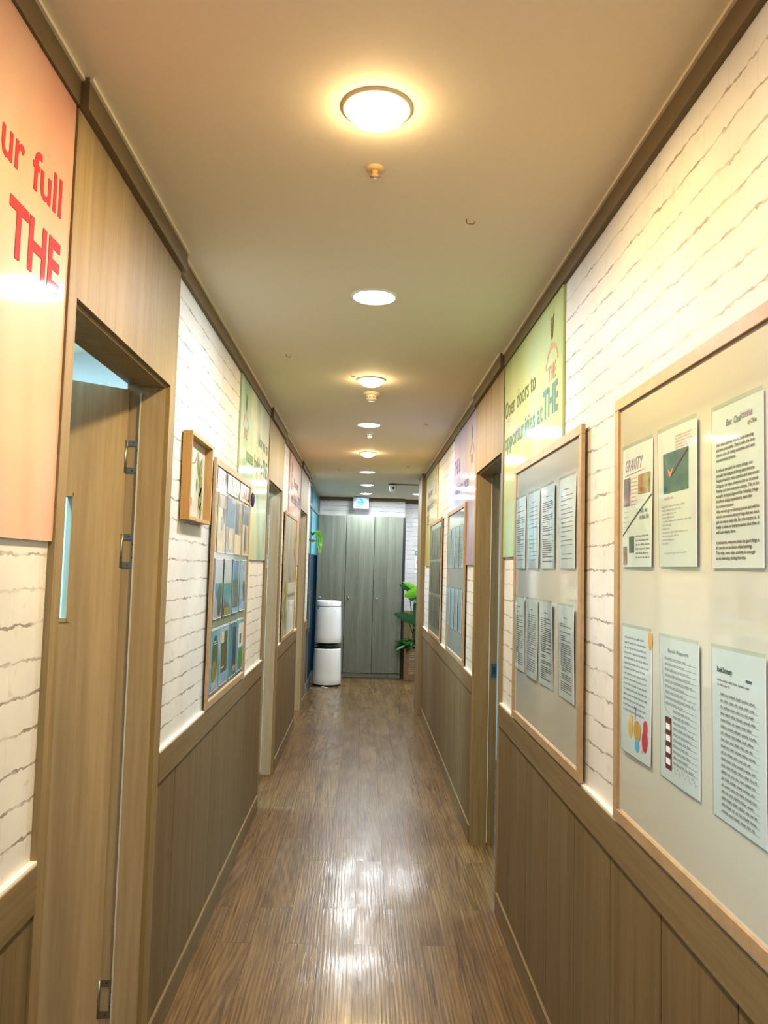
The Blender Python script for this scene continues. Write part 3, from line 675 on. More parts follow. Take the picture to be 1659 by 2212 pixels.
t, w = paper('essay_sheet', RW, -1.660, 1.572, .198, .290, 'essay with a dark teal picture near the top, between two other essays', 'paper', GA, 2, .0022)
mb = MB(); wbox(mb, w, .030, .160, .155, .240, 0, .0003); ph = mb.build('photo', picture('teal_photo', [(.01, .04, .05), (.02, .09, .10), (.03, .10, .08)], 9, 12), t)
mb = MB(); wpoly(mb, w, [(.058, .205), (.072, .198), (.088, .206), (.078, .190), (.066, .188)], .0018); mb.build('orange_creature', plain('orange_ink', (.62, .16, .05), .4), ph)
mb = MB(); wline(mb, w, [(.085, .196), (.11, .212), (.135, .225), (.155, .236)], .006, .0016); mb.build('branch', M_INK, ph)
mb = MB(); r = random.Random(5)
for k in range(5): scribble(mb, w, .095, .175, .268-k*.006, .004, r)
scribble(mb, w, .035, .085, .142, .006, r)
mb.build('handwriting', M_PINKINK, t)
mb = MB()
for k, e in enumerate([.15, .12, .10, .08, .18, .06, .05, .16, .12, .08, .04]): scribble(mb, w, .02, .02+e*.85, .126-k*.0078, .0032, r, wd=.0006)
scribble(mb, w, .03, .15, .028, .003, r, wd=.0005)
mb.build('handwriting', M_GREYINK, t)
t, w = paper('essay_sheet', RW, -1.406, 1.569, .190, .290, 'closely handwritten essay titled Best Class Activities', 'paper', GA, 3, .0012)
mb = MB(); wtext(mb, w, 'Best  Class', .058, .254, .012, .055, shear=.3, bold=.005); mb.build('title', M_INK, t)
mb = MB(); wtext(mb, w, 'Activities', .108, .257, .013, .046, shear=.3, bold=.01); mb.build('title', M_PURINK, t)
mb = MB()
wtext(mb, w, 'by Chloe', .138, .243, .0085, .030, shear=.3, bold=.012)
TX = ['Our class activity should help learning', 'and also enjoyable. That is why the best', 'chance I to do many activities and visit', 'extraordinary places.', '',
      "In school we can't do many things, not", 'actually learning and doing experiments.', 'People should do many activities and experiment', 'Doing go on trips, everyone has to do stand', 'Feeling out not everyone enjoys. This is for',
      'actually doing and good the relaxing things', 'in school doing experiment, learn the', 'the science museum.', 'Also we can go to faraway places and will be', "able to see extraordinary things that we don't",
      'get to see in daily life. But the matter is, it', 'really is time on transportation but then it', 'will just waste time.', '', 'In conclusion, everyone thinks the good things is', "it's worth to do them while learning.", 'This trip, best class activity is enough', 'to do learning during the trip.']
for k, s in enumerate(TX):
    if s: wtext(mb, w, s, .018, .2215-k*.00935, .0058, min(.158, len(s)*.0036), shear=.2, bold=.022)
mb.build('handwriting', M_BROWNINK, t)
# A: bottom row ------------------------------------------------------------
t, w = paper('essay_sheet', RW, -1.896, 1.142, .192, .294, 'handwritten page decorated with coloured balloons at its foot', 'paper', GA, 4, .0022)
mb = MB(); r = random.Random(8)
for k in range(15): scribble(mb, w, .018, .018+r.uniform(.12, .16), .268-k*.0122, .0055, r, wd=.0008)
mb.build('handwriting', plain('blue_grey_ink', (.16, .16, .30), .5), t)
for (cu, cv, ru, rv, c) in ((.068, .060, .014, .022, (.85, .42, .08)), (.072, .084, .009, .012, (.9, .5, .12)), (.112, .062, .022, .024, (.62, .32, .06)), (.158, .050, .017, .026, (.60, .03, .07)), (.160, .078, .013, .017, (.65, .05, .10)), (.112, .030, .014, .015, (.10, .42, .80)), (.138, .030, .009, .010, (.75, .55, .62)), (.182, .274, .012, .020, (.9, .35, .05))):
    mb = MB(); wellipse(mb, w, cu, cv, ru, rv, .0004+cu*.001); mb.build('balloon_drawing', plain('crayon', c, .6, var=.2, scale=200), t)
mb = MB(); wline(mb, w, [(.098, .085), (.100, .112), (.094, .116), (.090, .110)], .003, .0004); mb.build('balloon_string', M_PURINK, t)
t, w = paper('essay_sheet', RW, -1.655, 1.142, .198, .290, 'ruled essay with a dark red film strip down its left edge', 'paper', GA, 5, .0020)
mb = MB(); r = random.Random(9)
for k in range(19):
    a = .028 if k < 9 else .070
    wline(mb, w, [(a, .246-k*.0115), (.184, .246-k*.0115)], .0006, .0003)
    scribble(mb, w, a+.002, a+r.uniform(.6, .98)*(.18-a), .2475-k*.0115, .0045, r, wd=.0007)
wtext(mb, w, 'Book Report', .050, .262, .008, .10); mb.build('handwriting', M_GREYINK, t)
mb = MB(); wbox(mb, w, .028, .062, .022, .128, 0, .0004); fs = mb.build('film_strip', plain('dark_red_crayon', (.12, .01, .02), .5, var=.3, scale=120), t)
mb = MB()
for k in range(4): wbox(mb, w, .034, .057, .032+k*.0235, .044+k*.0235, .0004, .0018)
mb.build('film_hole', M_PAPER, fs)
mb = MB(); r = random.Random(11)
wline(mb, w, [(.012, .255), (.018, .20), (.022, .155), (.030, .142), (.060, .133)], .001, .0003)
for k in range(26): wline(mb, w, [(.015+k*.0066, .030+.006*math.sin(k*1.7)), (.0216+k*.0066, .026+.008*math.sin(k*1.7+1.4))], .0007, .0003)
mb.build('pencil_drawing', M_PURINK, t)
t, w = paper('essay_sheet', RW, -1.407, 1.138, .192, .296, 'lined handwritten page headed Book Summary', 'paper', GA, 6, .0012)
mb = MB(); wtext(mb, w, 'Book Summary', .022, .256, .0095, .058, bold=.03); mb.build('title', M_INK, t)
mb = MB(); r = random.Random(10)
wbox(mb, w, .128, .148, .250, .2545, 0, .0004)
for k in range(19):
    wline(mb, w, [(.030, .2145-k*.0112), (.170, .2145-k*.0112)], .0004, .0003)
    scribble(mb, w, .034, .034+r.uniform(.115, .13), .216-k*.0112, .0050, r, wd=.0008)
scribble(mb, w, .022, .14, .240, .004, r); scribble(mb, w, .022, .07, .232, .004, r)
mb.build('handwriting', plain('brown_grey_ink', (.13, .10, .09), .5), t)
# reflections and shade on the board come from the room; a row of four typed sheets twice on board B
GB = 'typed essays in clear sleeves on the board below the green poster'
ORD = ['leftmost', 'second from left', 'third from left', 'rightmost']
for row, z0, us in ((0, 1.568, (-3.249, -3.009, -2.775, -2.520)), (1, 1.168, (-3.249, -3.018, -2.788, -2.517))):
    for k, u0 in enumerate(us):
        sp = [('dense short lines', 24), ('few faint lines', 14), ('long dense paragraphs', 28), ('widely spaced lines', 15)][k] if row == 0 else [('a curled glossy sleeve', 26), ('a bent shiny sleeve', 26), ('close lines', 32), ('faint pale lines', 34)][k]
        t, w = paper('essay_sheet', RW, u0, z0, .196, .290, 'typed sheet, %s, %s in %s row under the green poster' % (sp[0], ORD[k], ('upper', 'lower')[row]), 'paper', GB, 20+row*4+k, .0030 if row else .0022)
        mb = MB(); r = random.Random(30+row*4+k); nl = sp[1]; step = .215/nl
        printline(mb, w, .07, .12, .252, .0025, r)
        for q in range(nl):
            if r.random() < .10: continue
            printline(mb, w, .028, .028+(.14 if r.random() < .8 else .07), .232-q*step, .0022 if nl > 20 else .0016, r)
        mb.build('typed_lines', M_INK if k in (0, 2) else M_GREYINK, t)
GC = 'essays on the small board below the lilac poster'
for row, z0 in ((0, 1.570), (1, 1.150)):
    for k in range(4):
        t, w = paper('essay_sheet', RW, -5.910+k*.236, z0, .200, .285, 'pale blue-grey essay sheet, %s in the %s row below the lilac poster' % (ORD[k], ('upper', 'lower')[row]), 'paper', GC, 50+row*4+k)
        mb = MB(); r = random.Random(60+row*4+k)
        for q in range(20): printline(mb, w, .028, .17, .245-q*.0115, .0022, r)
        mb.build('typed_lines', M_GREYINK, t)
GD = 'photo sheets on the board below the yellow poster'
BR = [[(.10, .07, .05), (.36, .30, .24), (.62, .60, .58)], [(.06, .05, .04), (.25, .18, .12), (.55, .48, .40)], [(.12, .12, .14), (.30, .26, .22), (.5, .42, .36)]]
RN = ['top', 'middle', 'bottom']
for row, z0, h in ((0, 1.650, .270), (1, 1.350, .275), (2, 1.055, .270)):
    for k in range(4):
        m_ = picture('brown_collage', BR[(row+k) % 3], 70+row*4+k, 22, (1, 1, .5))
        t, w = paper('photo_sheet', RW, -7.500+k*.245, z0, .225, h, 'brown collage sheet, %s in the %s row below the yellow poster' % (ORD[k], RN[row]), 'paper', GD, 70+row*4+k, .0012, m_)
        mb = MB(); r = random.Random(90+row*4+k)
        for q in range(4):
            a, b = r.uniform(.01, .13), r.uniform(.02, .2); wbox(mb, w, a, a+r.uniform(.04, .08), b, b+r.uniform(.03, .05), 0, .0004)
        mb.build('pasted_picture', picture('pasted_tint', [(.04, .03, .03), (.2, .2, .24), (.7, .68, .62)], r.uniform(0, 50), 40), t)

# movie cards on the left board
GL = 'picture cards on the left board'
C = {'sand': (.52, .42, .32), 'grey': (.35, .36, .40), 'navy': (.02, .05, .14), 'blue': (.05, .20, .42), 'sky': (.25, .45, .70), 'cream': (.70, .62, .42), 'moss': (.06, .11, .03), 'dgreen': (.02, .06, .05), 'teal': (.03, .22, .30), 'oliv': (.28, .24, .03), 'brown': (.12, .08, .05), 'red': (.55, .08, .06), 'white': (.75, .75, .73), 'green': (.06, .30, .02), 'aqua': (.12, .36, .46), 'fog': (.40, .46, .52), 'flesh': (.62, .35, .22)}
def pm(a, b, seed, sc=14, st=(1, 1, .5)): return picture('card_print', [tuple(x*.6 for x in C[a]), C[a], C[b]], seed, sc, st)
cards = [
 # row, u0, base, shapes (kind, u0,u1,v0,v1, colA, colB), label words
 (0, 3.350, ('cream', 'sand'), [('r', 0, .205, .20, .290, 'sand', 'brown'), ('e', .13, .06, .20, .07, 'navy', 'grey'), ('r', .03, .16, .255, .27, 'brown', 'sand'), ('e', .09, .035, .13, .03, 'grey', 'brown')], 'tan and cream picture card with a curved dark shape'),
 (0, 3.556, ('grey', 'white'), [('r', 0, .205, .125, .290, 'blue', 'navy'), ('e', .1, .05, .07, .05, 'cream', 'sand'), ('r', .12, .205, .24, .290, 'fog', 'grey')], 'picture card blue above and pale grey below'),
 (0, 3.785, ('cream', 'sand'), [('r', 0, .205, .10, .290, 'grey', 'navy'), ('r', 0, .10, .10, .25, 'navy', 'grey'), ('r', .15, .205, .11, .27, 'oliv', 'brown')], 'picture card dark blue above and cream below'),
 (0, 4.016, ('sand', 'grey'), [('r', 0, .19, .16, .290, 'navy', 'blue'), ('e', .1, .035, .09, .07, 'navy', 'fog')], 'picture card with a dark navy top at the right end'),
 (1, 3.315, ('grey', 'brown'), [('r', 0, .195, .155, .262, 'fog', 'sky'), ('e', .10, .11, .135, .055, 'blue', 'navy'), ('e', .13, .05, .08, .07, 'dgreen', 'moss')], 'picture card with a blue hill under grey sky'),
 (1, 3.530, ('dgreen', 'grey'), [('r', 0, .20, .15, .262, 'fog', 'grey'), ('e', .10, .11, .12, .06, 'teal', 'dgreen'), ('e', .15, .022, .17, .016, 'flesh', 'cream'), ('r', .03, .18, 0, .04, 'oliv', 'moss')], 'picture card with a green hill and an orange spot'),
 (1, 3.772, ('blue', 'sky'), [('r', .02, .17, .03, .165, 'moss', 'brown'), ('e', .09, .08, .17, .03, 'teal', 'blue'), ('r', 0, .185, .0, .025, 'sky', 'blue')], 'sky blue picture card with a dark painting in it'),
 (1, 4.008, ('sky', 'blue'), [('e', .05, .035, .16, .04, 'grey', 'brown'), ('e', .12, .035, .12, .035, 'dgreen', 'brown'), ('e', .04, .035, .08, .04, 'grey', 'navy'), ('e', .06, .02, .215, .02, 'red', 'white'), ('r', .11, .17, .05, .10, 'blue', 'teal')], 'sky blue picture card with round portraits'),
 (2, 3.292, ('aqua', 'sky'), [('e', .105, .065, .145, .095, 'moss', 'dgreen'), ('e', .09, .055, .085, .045, 'oliv', 'moss'), ('r', .07, .13, .21, .214, 'white', 'cream'), ('r', .07, .13, .20, .204, 'white', 'cream'), ('r', .02, .18, .01, .04, 'fog', 'aqua')], 'blue picture card with a tall dark oval'),
 (2, 3.520, ('sky', 'fog'), [('r', .015, .17, .055, .24, 'moss', 'brown'), ('r', .015, .08, .19, .24, 'cream', 'white'), ('e', .08, .05, .14, .05, 'oliv', 'brown'), ('r', .02, .09, .075, .082, 'white', 'cream')], 'blue edged picture card with an olive figure'),
 (2, 3.745, ('teal', 'aqua'), [('r', .10, .195, .03, .24, 'navy', 'brown'), ('e', .14, .045, .12, .05, 'grey', 'white'), ('r', .10, .19, .02, .05, 'flesh', 'brown')], 'teal picture card with a dark column at its right'),
 (2, 3.985, ('aqua', 'sky'), [('r', .02, .19, .12, .245, 'white', 'grey'), ('r', .06, .12, .14, .19, 'brown', 'grey'), ('e', .11, .08, .06, .055, 'green', 'moss')], 'picture card with newspaper print above a green field'),
]
ZR = [(1.603, .264), (1.321, .262), (1.018, .266)]
for i, (row, u0, base, shp, lab) in enumerate(cards):
    z0, h = ZR[row]; wd = (.172, .205, .190, .200)[i % 4] if row == 0 else (.185, .203, .180, .178)[i % 4] if row == 1 else (.200, .205, .205, .185)[i % 4]
    u0 *= KP; z0 = CAM_H+(z0-CAM_H)*KP
    w = Wall(LW, u0, z0, BN, waver(100+i, .0002))
    t = empty('picture_card', w.p(wd/2, 0, 0), lab+', %s row on left board' % RN[row], 'card', GL)
    mb = MB(); sheet(mb, w, wd, h, 0, .004); mb.build('card_sheet', pm(base[0], base[1], 100+i, 8), t)
    w2 = Wall(LW, u0, z0, BN+.0042, w.wave)
    mb = MB(); wline(mb, w2, [(.002, .002), (wd-.002, .002), (wd-.002, h-.002), (.002, h-.002), (.002, .002)], .004, .0016); mb.build('white_edge', M_PAPER, t)
    for q, s in enumerate(shp):
        mb = MB()
        if s[0] == 'r': wbox(mb, w2, max(.004, s[1]), min(s[2], wd-.004), max(.004, s[3]), min(s[4], h-.004), 0, .0004+.0001*q)
        else:
            cu, ru, cv, rv = s[1:5]; cu = min(cu, wd-.02); ru = min(ru, cu-.004, wd-.004-cu); wellipse(mb, w2, cu, cv, ru, rv, .0004+.0001*q, k=28)
        mb.build('printed_shape', pm(s[5], s[6], 130+i*7+q, 26), t)
# cut-out title letters
LC = [(.62, .10, .10), (.62, .14, .14), (.35, .30, .30), None, (.70, .06, .10), (.55, .25, .18), (.30, .30, .34), (.42, .30, .36), (.28, .22, .20), None, (.66, .16, .18), (.60, .22, .20), (.40, .34, .42), (.80, .28, .12), (.05, .04, .28)]
TT = 'THE WORDS WORLD'; nm = ['first red T', 'red H', 'grey E', '', 'bright red W', 'brown O', 'grey R', 'mauve D', 'dark S', '', 'second red W', 'rust O', 'violet R', 'orange L', 'navy D']
for i, ch in enumerate(TT):
    if ch == ' ': continue
    u = 3.375+i*.0620; w = Wall(LW, u, 1.882, BN, waver(200+i, .001))
    t = empty('cutout_letter', w.p(.03, 0, 0), '%s cut out in card above the picture cards' % nm[i], 'letter', 'cut-out title letters on the left board')
    mb = MB(); sheet(mb, w, .056, .088, 0, .0015, 4, 4); mb.build('card_backing', M_PAPER, t)
    mb = MB(); wtext(mb, Wall(LW, u, 1.882, BN+.0016, w.wave), ch, .006, .012, .066, .044, bold=.03, n=.0008); mb.build('letter_face', plain('letter_colour', LC[i], .25, coat=.8), t)
# star charm hanging at the corner
t = empty('hanging_charm', (XL+.03, 4.325, 1.84), 'small dark blue charm on a cord at the left board corner', 'charm')
MB().tube([(XL+.028, 4.325, 1.990), (XL+.032, 4.324, 1.95), (XL+.034, 4.327, 1.945)], .0022, 6).build('cord', M_WHITE, t)
mb = MB(); mb.lathe((XL+.034, 4.327, 1.905), [(.0005, -.035), (.007, -.028), (.011, 0), (.009, .035), (.004, .048), (.0005, .052)], 16); mb.build('blue_body', plain('navy_enamel', (.03, .03, .20), .2, coat=.6), t)

# pine box frame with a pressed-plant picture
t = empty('box_frame', (XL+.015, 2.98, 1.712), 'deep pine box frame with a leafy picture on the left brick wall', 'picture frame')
FU0, FU1, FZ0, FZ1 = 2.770, 3.155, 1.708, 2.024
w = Wall(LW, FU0, FZ0, .004); FW, FH = FU1-FU0, FZ1-FZ0
mb = MB(); e = .013; dp = .034
wbox(mb, w, 0, FW, 0, e, 0, dp); wbox(mb, w, 0, FW, FH-e, FH, 0, dp); wbox(mb, w, 0, e, e, FH-e, 0, dp); wbox(mb, w, FW-e, FW, e, FH-e, 0, dp)
mb.build('pine_frame', M_PINE, t, bevel=.0008)
mb = MB(); wbox(mb, w, e, FW-e, e, FH-e, 0, .004); bk = mb.build('picture_backing', picture('cream_wash', [(.45, .42, .36), (.60, .58, .50), (.66, .62, .48)], 4, 5), t)
wp = Wall(LW, FU0, FZ0, .0090)
def leafshape(mb, w, u, v, l, wd, ang, n=.0004):
    pts = []
    for k in range(13):
        a = k/12; s = math.sin(math.pi*a)**.8*wd; pts.append((a*l, s))
    for k in range(11, 0, -1):
        a = k/12; s = math.sin(math.pi*a)**.8*wd; pts.append((a*l, -s))
    wpoly(mb, w, [(u+x*math.cos(ang)-y*math.sin(ang), v+x*math.sin(ang)+y*math.cos(ang)) for x, y in pts], n)
mb = MB()
for (u, v, l, wd, a) in ((.285, .10, .10, .022, 1.15), (.29, .05, .10, .026, 1.25), (.275, .17, .10, .018, 1.9), (.245, .12, .055, .012, 1.7), (.305, .015, .075, .022, 1.3), (.28, .165, .10, .020, 1.2)): leafshape(mb, wp, u, v, l, wd, a)
leafshape(mb, wp, .045, .055, .055, .010, 1.6); leafshape(mb, wp, .12, .05, .05, .008, 1.5)
mb.build('green_leaves', plain('olive_leaf_print', (.16, .20, .05), .5, var=.3, scale=40), t)
mb = MB(); wline(mb, wp, [(.27, .015), (.272, .08), (.28, .15), (.284, .23)], .003, .0005); wline(mb, wp, [(.03, .292), (.06, .262), (.10, .235), (.15, .218), (.19, .225), (.23, .262), (.25, .285)], .004, .0005)
wline(mb, wp, [(.10, .178), (.115, .195), (.125, .175), (.135, .20), (.15, .178)], .003, .0005); mb.build('brown_stems', plain('brown_stem_print', (.12, .08, .04), .5), t)
mb = MB(); wellipse(mb, wp, .155, .075, .007, .018, .0006); mb.build('red_bud', plain('rose_bud', (.55, .14, .12), .5), t)

# tall framed picture farther along the left wall
t = board('framed_picture', LW, 6.310, 7.385, .950, 2.000, 'tall faded picture with pale drapery and plants, left wall below the pink poster', 'picture', picture('faded_collage', [(.16, .14, .10), (.34, .31, .24), (.48, .45, .38)], 15, 3.5, (1, 1, .35)))
w = Wall(LW, 6.270, .950, .0162)
mb = MB(); wbox(mb, w, .42, 1.15, .03, .36, 0, .001); wbox(mb, w, .45, 1.15, .36, .46, 0, .002); mb.build('white_drapery', plain('white_print', (.60, .66, .64), .3, coat=.5), t)
mb = MB()
for k in range(5): wline(mb, w, [(.5+k*.13, .05), (.52+k*.12, .35)], .012, .0022)
for k in range(7): wellipse(mb, w, .48+k*.105, .355, .05, .016, .0024)
mb.build('black_pleats', M_GREYINK, t)
mb = MB(); r = random.Random(4)
for k in range(26): leafshape(mb, w, .06+r.uniform(0, .28), .05+r.uniform(0, .38), .12, .02, r.uniform(.8, 2.3), .0012+.0001*k)
for k in range(10): leafshape(mb, w, 1.0+r.uniform(-.05, .05), .78+r.uniform(-.04, .05), .11, .012, k*.63, .0012+.0001*k)
mb.build('printed_leaves', plain('yellow_green_print', (.20, .28, .04), .5, var=.3, scale=20), t)
mb = MB()
for (cu, cv, a, b) in ((.60, .62, .10, .13), (.60, .88, .04, .10), (.62, .44, .05, .05)):
    pts = [(cu+a*math.cos(q*math.pi/12), cv+b*math.sin(q*math.pi/12)) for q in range(25)]; wline(mb, w, pts, .008, .0012)
mb.build('drawn_ornament', plain('grey_brown_line', (.20, .16, .12), .5), t)

# ------------------------------------------------------------------ corridor end
t = empty('tall_cabinet', (-.06, 11.45, 0), 'grey wood cupboard with three tall doors across the corridor end', 'cabinet')
MB().box(-.672, .545, 11.2722, 11.66, .0, 2.295).build('carcass', M_CAB, t)
MB().box(-.668, .541, 11.2712, 11.2720, .05, 2.285).build('shadow_gap', M_DARK, t)
MB().box(-.672, .545, 11.262, 11.272, .012, .070).build('plinth', M_CAB, t)
for k, (a, b) in enumerate(((-.670, -.2695), (-.2625, .1325), (.1395, .543))):
    d = MB().box(a, b, 11.250, 11.269, .078, 2.291).build('cabinet_door', M_CAB, t, bevel=.0015)
    kx = (-.616, -.212, .195)[k]
    MB().lathe((kx, 11.252, 1.125), [(.0005, -.026), (.010, -.024), (.014, -.018), (.010, -.009), (.006, -.005), (.006, 0)], 20, axis='y').build('knob', M_CHROME, d)
struct(MB().box(.546, .584, 11.30, 11.66, 0, 2.295).build('gap_shade', M_DARK))  # dark block painting the shade in the gap between cabinet and wall

# exit sign
t = empty('exit_sign', (-.070, 11.45, 2.418), 'lit white sign with a turquoise arrow pointing right, above the cupboard', 'sign')
MB().box(-.184, .043, 11.437, 11.480, 2.418, 2.588).build('sign_housing', plain('grey_sign_case', (.40, .40, .44), .4), t, bevel=.003)
fc = MB().box(-.142, .004, 11.4345, 11.4365, 2.440, 2.574).build('lit_face', emit('sign_glow', (.50, .82, 1.0), .62, .3), t)
EW = Wall(lambda u, v, n: (u*1.03, 11.434-n, v*1.0315-.0489), 0, 0, 0)
mb = MB(); wpoly(mb, EW, [(-.124, 2.492), (-.060, 2.492), (-.090, 2.530), (-.066, 2.530), (-.018, 2.480), (-.066, 2.432), (-.092, 2.432), (-.060, 2.468), (-.124, 2.468)], .0005)
mb.build('arrow', emit('arrow_glow', (.0, .55, .56), .8, .2), fc)
mb = MB()
for k in range(2):
    u = -.132+k*.020; wbox(mb, EW, u, u+.004, 2.420, 2.444, 0, .0006); wbox(mb, EW, u+.010, u+.014, 2.420, 2.444, 0, .0006); wbox(mb, EW, u, u+.014, 2.430, 2.434, 0, .0006)
mb.build('small_print', emit('print_glow', (.0, .45, .6), .8, .2), fc)
MB().box(-.090, -.050, 11.445, 11.470, 2.588, ZC).build('hanger', plain('sign_hanger', (.45, .45, .5), .4), t)

# air purifier
px_, py_ = -.456, 10.56
t = empty('air_purifier', (px_, py_, 0), 'white two-drum tower air purifier on the floor by the glass wall', 'air purifier')
MB().lathe((px_, py_, 0), [(.0005, 0), (.172, 0), (.176, .006), (.176, .028), (.0005, .028)], 64).build('black_base', M_BLACK, t)
MB().lathe((px_, py_, 0), [(.170, .020), (.186, .022), (.190, .03), (.189, .10), (.184, .28), (.178, .47), (.174, .486), (.150, .490)], 64).build('lower_drum', M_WHITE, t)
MB().lathe((px_, py_, 0), [(.150, .486), (.172, .492), (.120, .505), (.118, .518), (.165, .522), (.166, .530), (.125, .534), (.125, .552), (.172, .558), (.150, .564)], 64).build('dark_louvre', M_BLACK, t)
up = MB().lathe((px_, py_, 0), [(.150, .560), (.176, .562), (.180, .572), (.178, .66), (.172, .85), (.166, 1.02), (.163, 1.034)], 64).build('upper_drum', M_WHITE, t)
MB().lathe((px_, py_, 0), [(.163, 1.034), (.160, 1.034), (.160, 1.042), (.163, 1.042)], 64).build('black_seam', M_BLACK, t)
MB().lathe((px_, py_, 0), [(.163, 1.042), (.163, 1.098), (.158, 1.106), (.150, 1.107), (.148, 1.098), (.0005, 1.094)], 64).build('top_ring', M_WHITE, t)
def on_drum(mb, a0, a1, z0, z1, r0, mi=0):
    v = []
    for i in range(4):
        a = math.radians(a0+(a1-a0)*i/3)
        for z in (z0, z1): v.append((px_+r0*math.sin(a), py_-r0*math.cos(a), z))
    mb.add(v, [(2*i, 2*i+2, 2*i+3, 2*i+1) for i in range(3)], mi)
mb = MB(); on_drum(mb, -59, -50, .985, 1.03, .1665); mb.build('teal_sticker', plain('teal_sticker', (.02, .30, .42), .4), up)
mb = MB(); on_drum(mb, 25, 27.5, .978, .986, .1685); on_drum(mb, 29, 34, .979, .985, .1685); mb.build('maker_mark', plain('grey_mark', (.25, .28, .28), .4), up)
tag(MB().tube([(px_-.06, 10.352, .006), (px_-.03, 10.335, .006), (-.43, 10.29, .005), (-.47, 10.25, .005), (-.56, 10.23, .005), (-.655, 10.22, .005)], .0045, 8).build('power_cord', M_WHITE), 'thin white cord looping on the floor in front of the air purifier', 'cord')

# leaves
def leaf3(mb, base, tip, side, wd, droop=.0, n=10, fold=.15):
    b = Vector(base); tp = Vector(tip); s = Vector(side).normalized(); ax = tp-b; nn = ax.cross(s).normalized(); rows = []
    for i in range(n+1):
        a = i/n; c = b+ax*a+Vector((0, 0, -droop*a*a))+Vector((0, 0, droop*a)); h = wd*(math.sin(math.pi*min(1, a*.93+.05))**.75)*(1-.25*a)
        rows.append([c-s*h+nn*h*fold, c-s*h*.5+nn*h*fold*.35, c, c+s*h*.5+nn*h*fold*.35, c+s*h+nn*h*fold])
    vs = [q for r in rows for q in r]; fs = [(i*5+k, i*5+k+1, (i+1)*5+k+1, (i+1)*5+k) for i in range(n) for k in range(4)]
    mb.add(vs, fs, 0, True)
def leafmat(name, c1, c2):
    m = plain(name, c1, .35, coat=.3, var=.25, scale=25); nt = m.node_tree; b = nt.nodes['Principled BSDF']
    tl = N(nt, 'ShaderNodeBsdfTranslucent'); tl.inputs[0].default_value = (*c2, 1); mx = N(nt, 'ShaderNodeMixShader'); mx.inputs[0].default_value = .25
    L(nt, b.outputs[0], mx.inputs[1]); L(nt, tl.outputs[0], mx.inputs[2]); L(nt, mx.outputs[0], nt.nodes['Material Output'].inputs['Surface']); return m
M_LG = leafmat('fresh_leaf', (.11, .33, .01), (.22, .5, .03)); M_DG = leafmat('dark_leaf', (.005, .06, .012), (.01, .10, .015)); M_MG = leafmat('ivy_leaf', (.01, .13, .015), (.03, .25, .03))
t = empty('potted_plant', (.74, 11.25, 0), 'tall leafy plant in a brown printed box by the cupboard', 'plant')
bx = MB().box(.588, .890, 11.10, 11.40, 0, .44).build('planter_box', picture('kraft_box', [(.14, .075, .03), (.22, .12, .05)], 2, 20, (1, 1, 1), .6), t, bevel=.006)
mb = MB(); r = random.Random(2)
BWl = Wall(lambda u, v, n: (u, 11.10-n, v), .60, 0, 0)
for k in range(13): printline(mb, BWl, .045+r.uniform(0, .02), .045+r.uniform(.12, .21), .385-k*.024, .005, r, n=.0006)
mb.build('printed_lines', plain('pale_print', (.50, .40, .28), .5), bx)
MB().tube([(.66, 11.10, .30), (.75, 11.098, .302), (.885, 11.098, .30)], .003, 6).build('tied_string', plain('twine', (.5, .42, .3), .7), bx)
MB().tube([(.735, 11.25, .40), (.73, 11.24, .62), (.745, 11.23, .80)], [.022, .020, .016], 12).build('trunk', plain('dark_bark', (.05, .025, .015), .8, var=.3), t)
mb = MB()
mb.tube([(.735, 11.24, .60), (.70, 11.20, .85), (.665, 11.16, 1.10), (.66, 11.14, 1.20)], .006, 8)
mb.tube([(.74, 11.24, .62), (.73, 11.2, .8), (.74, 11.17, 1.12)], .007, 8); mb.tube([(.73, 11.24, .6), (.66, 11.2, .80), (.62, 11.16, .84)], .006, 8); mb.tube([(.665, 11.15, .42), (.655, 11.13, .6), (.66, 11.13, .80)], .004, 8)
mb.build('stems', M_DG, t)
mb = MB(); leaf3(mb, (.80, 11.10, 1.24), (.565, 11.04, 1.19), (.15, .2, 1), .085, .02); leaf3(mb, (.83, 11.16, 1.23), (.548, 11.10, 1.372), (.3, .3, .8), .045, .03); mb.build('bright_leaves', M_LG, t)
mb = MB()
leaf3(mb, (.70, 11.18, 1.26), (.505, 11.14, 1.33), (.1, .2, 1), .05); leaf3(mb, (.63, 11.15, 1.21), (.74, 11.06, 1.09), (.6, .1, .5), .05)
leaf3(mb, (.82, 11.1, 1.22), (.68, 11.1, 1.14), (.2, .2, 1), .05); leaf3(mb, (.775, 11.14, 1.20), (.72, 11.1, .84), (1, .1, 0), .055)
leaf3(mb, (.80, 11.1, .80), (.435, 11.04, .93), (.25, .2, 1), .075, .05); leaf3(mb, (.70, 11.12, .78), (.82, 11.0, .70), (.1, .3, 1), .05); leaf3(mb, (.79, 11.2, .85), (.76, 11.2, 1.2), (1, .2, 0), .05)
mb.build('dark_leaves', M_DG, t)
mb = MB(); r = random.Random(12)
for k in range(150):
    a = r.uniform(0, 6.28); q = r.uniform(.02, .19); bx_, by_ = .71+q*math.cos(a)*1.05, 11.2+q*math.sin(a)*.8; z = .45+r.uniform(0, .13)-q*.2
    if bx_ > .84: continue
    l = r.uniform(.05, .09); leaf3(mb, (bx_, by_, z), (bx_+l*math.cos(a)-.02, by_+l*math.sin(a)*.6-.02, z+r.uniform(-.06, .04)), (-math.sin(a), math.cos(a), .3), l*.33, .01, 5)
for k in range(9): leaf3(mb, (.60-.01*k, 11.08, .50-.004*k), (.56-.013*k, 11.06, .46-.006*k), (.3, .5, 1), .012, 0, 4)
mb.build('ivy_leaves', M_MG, t)

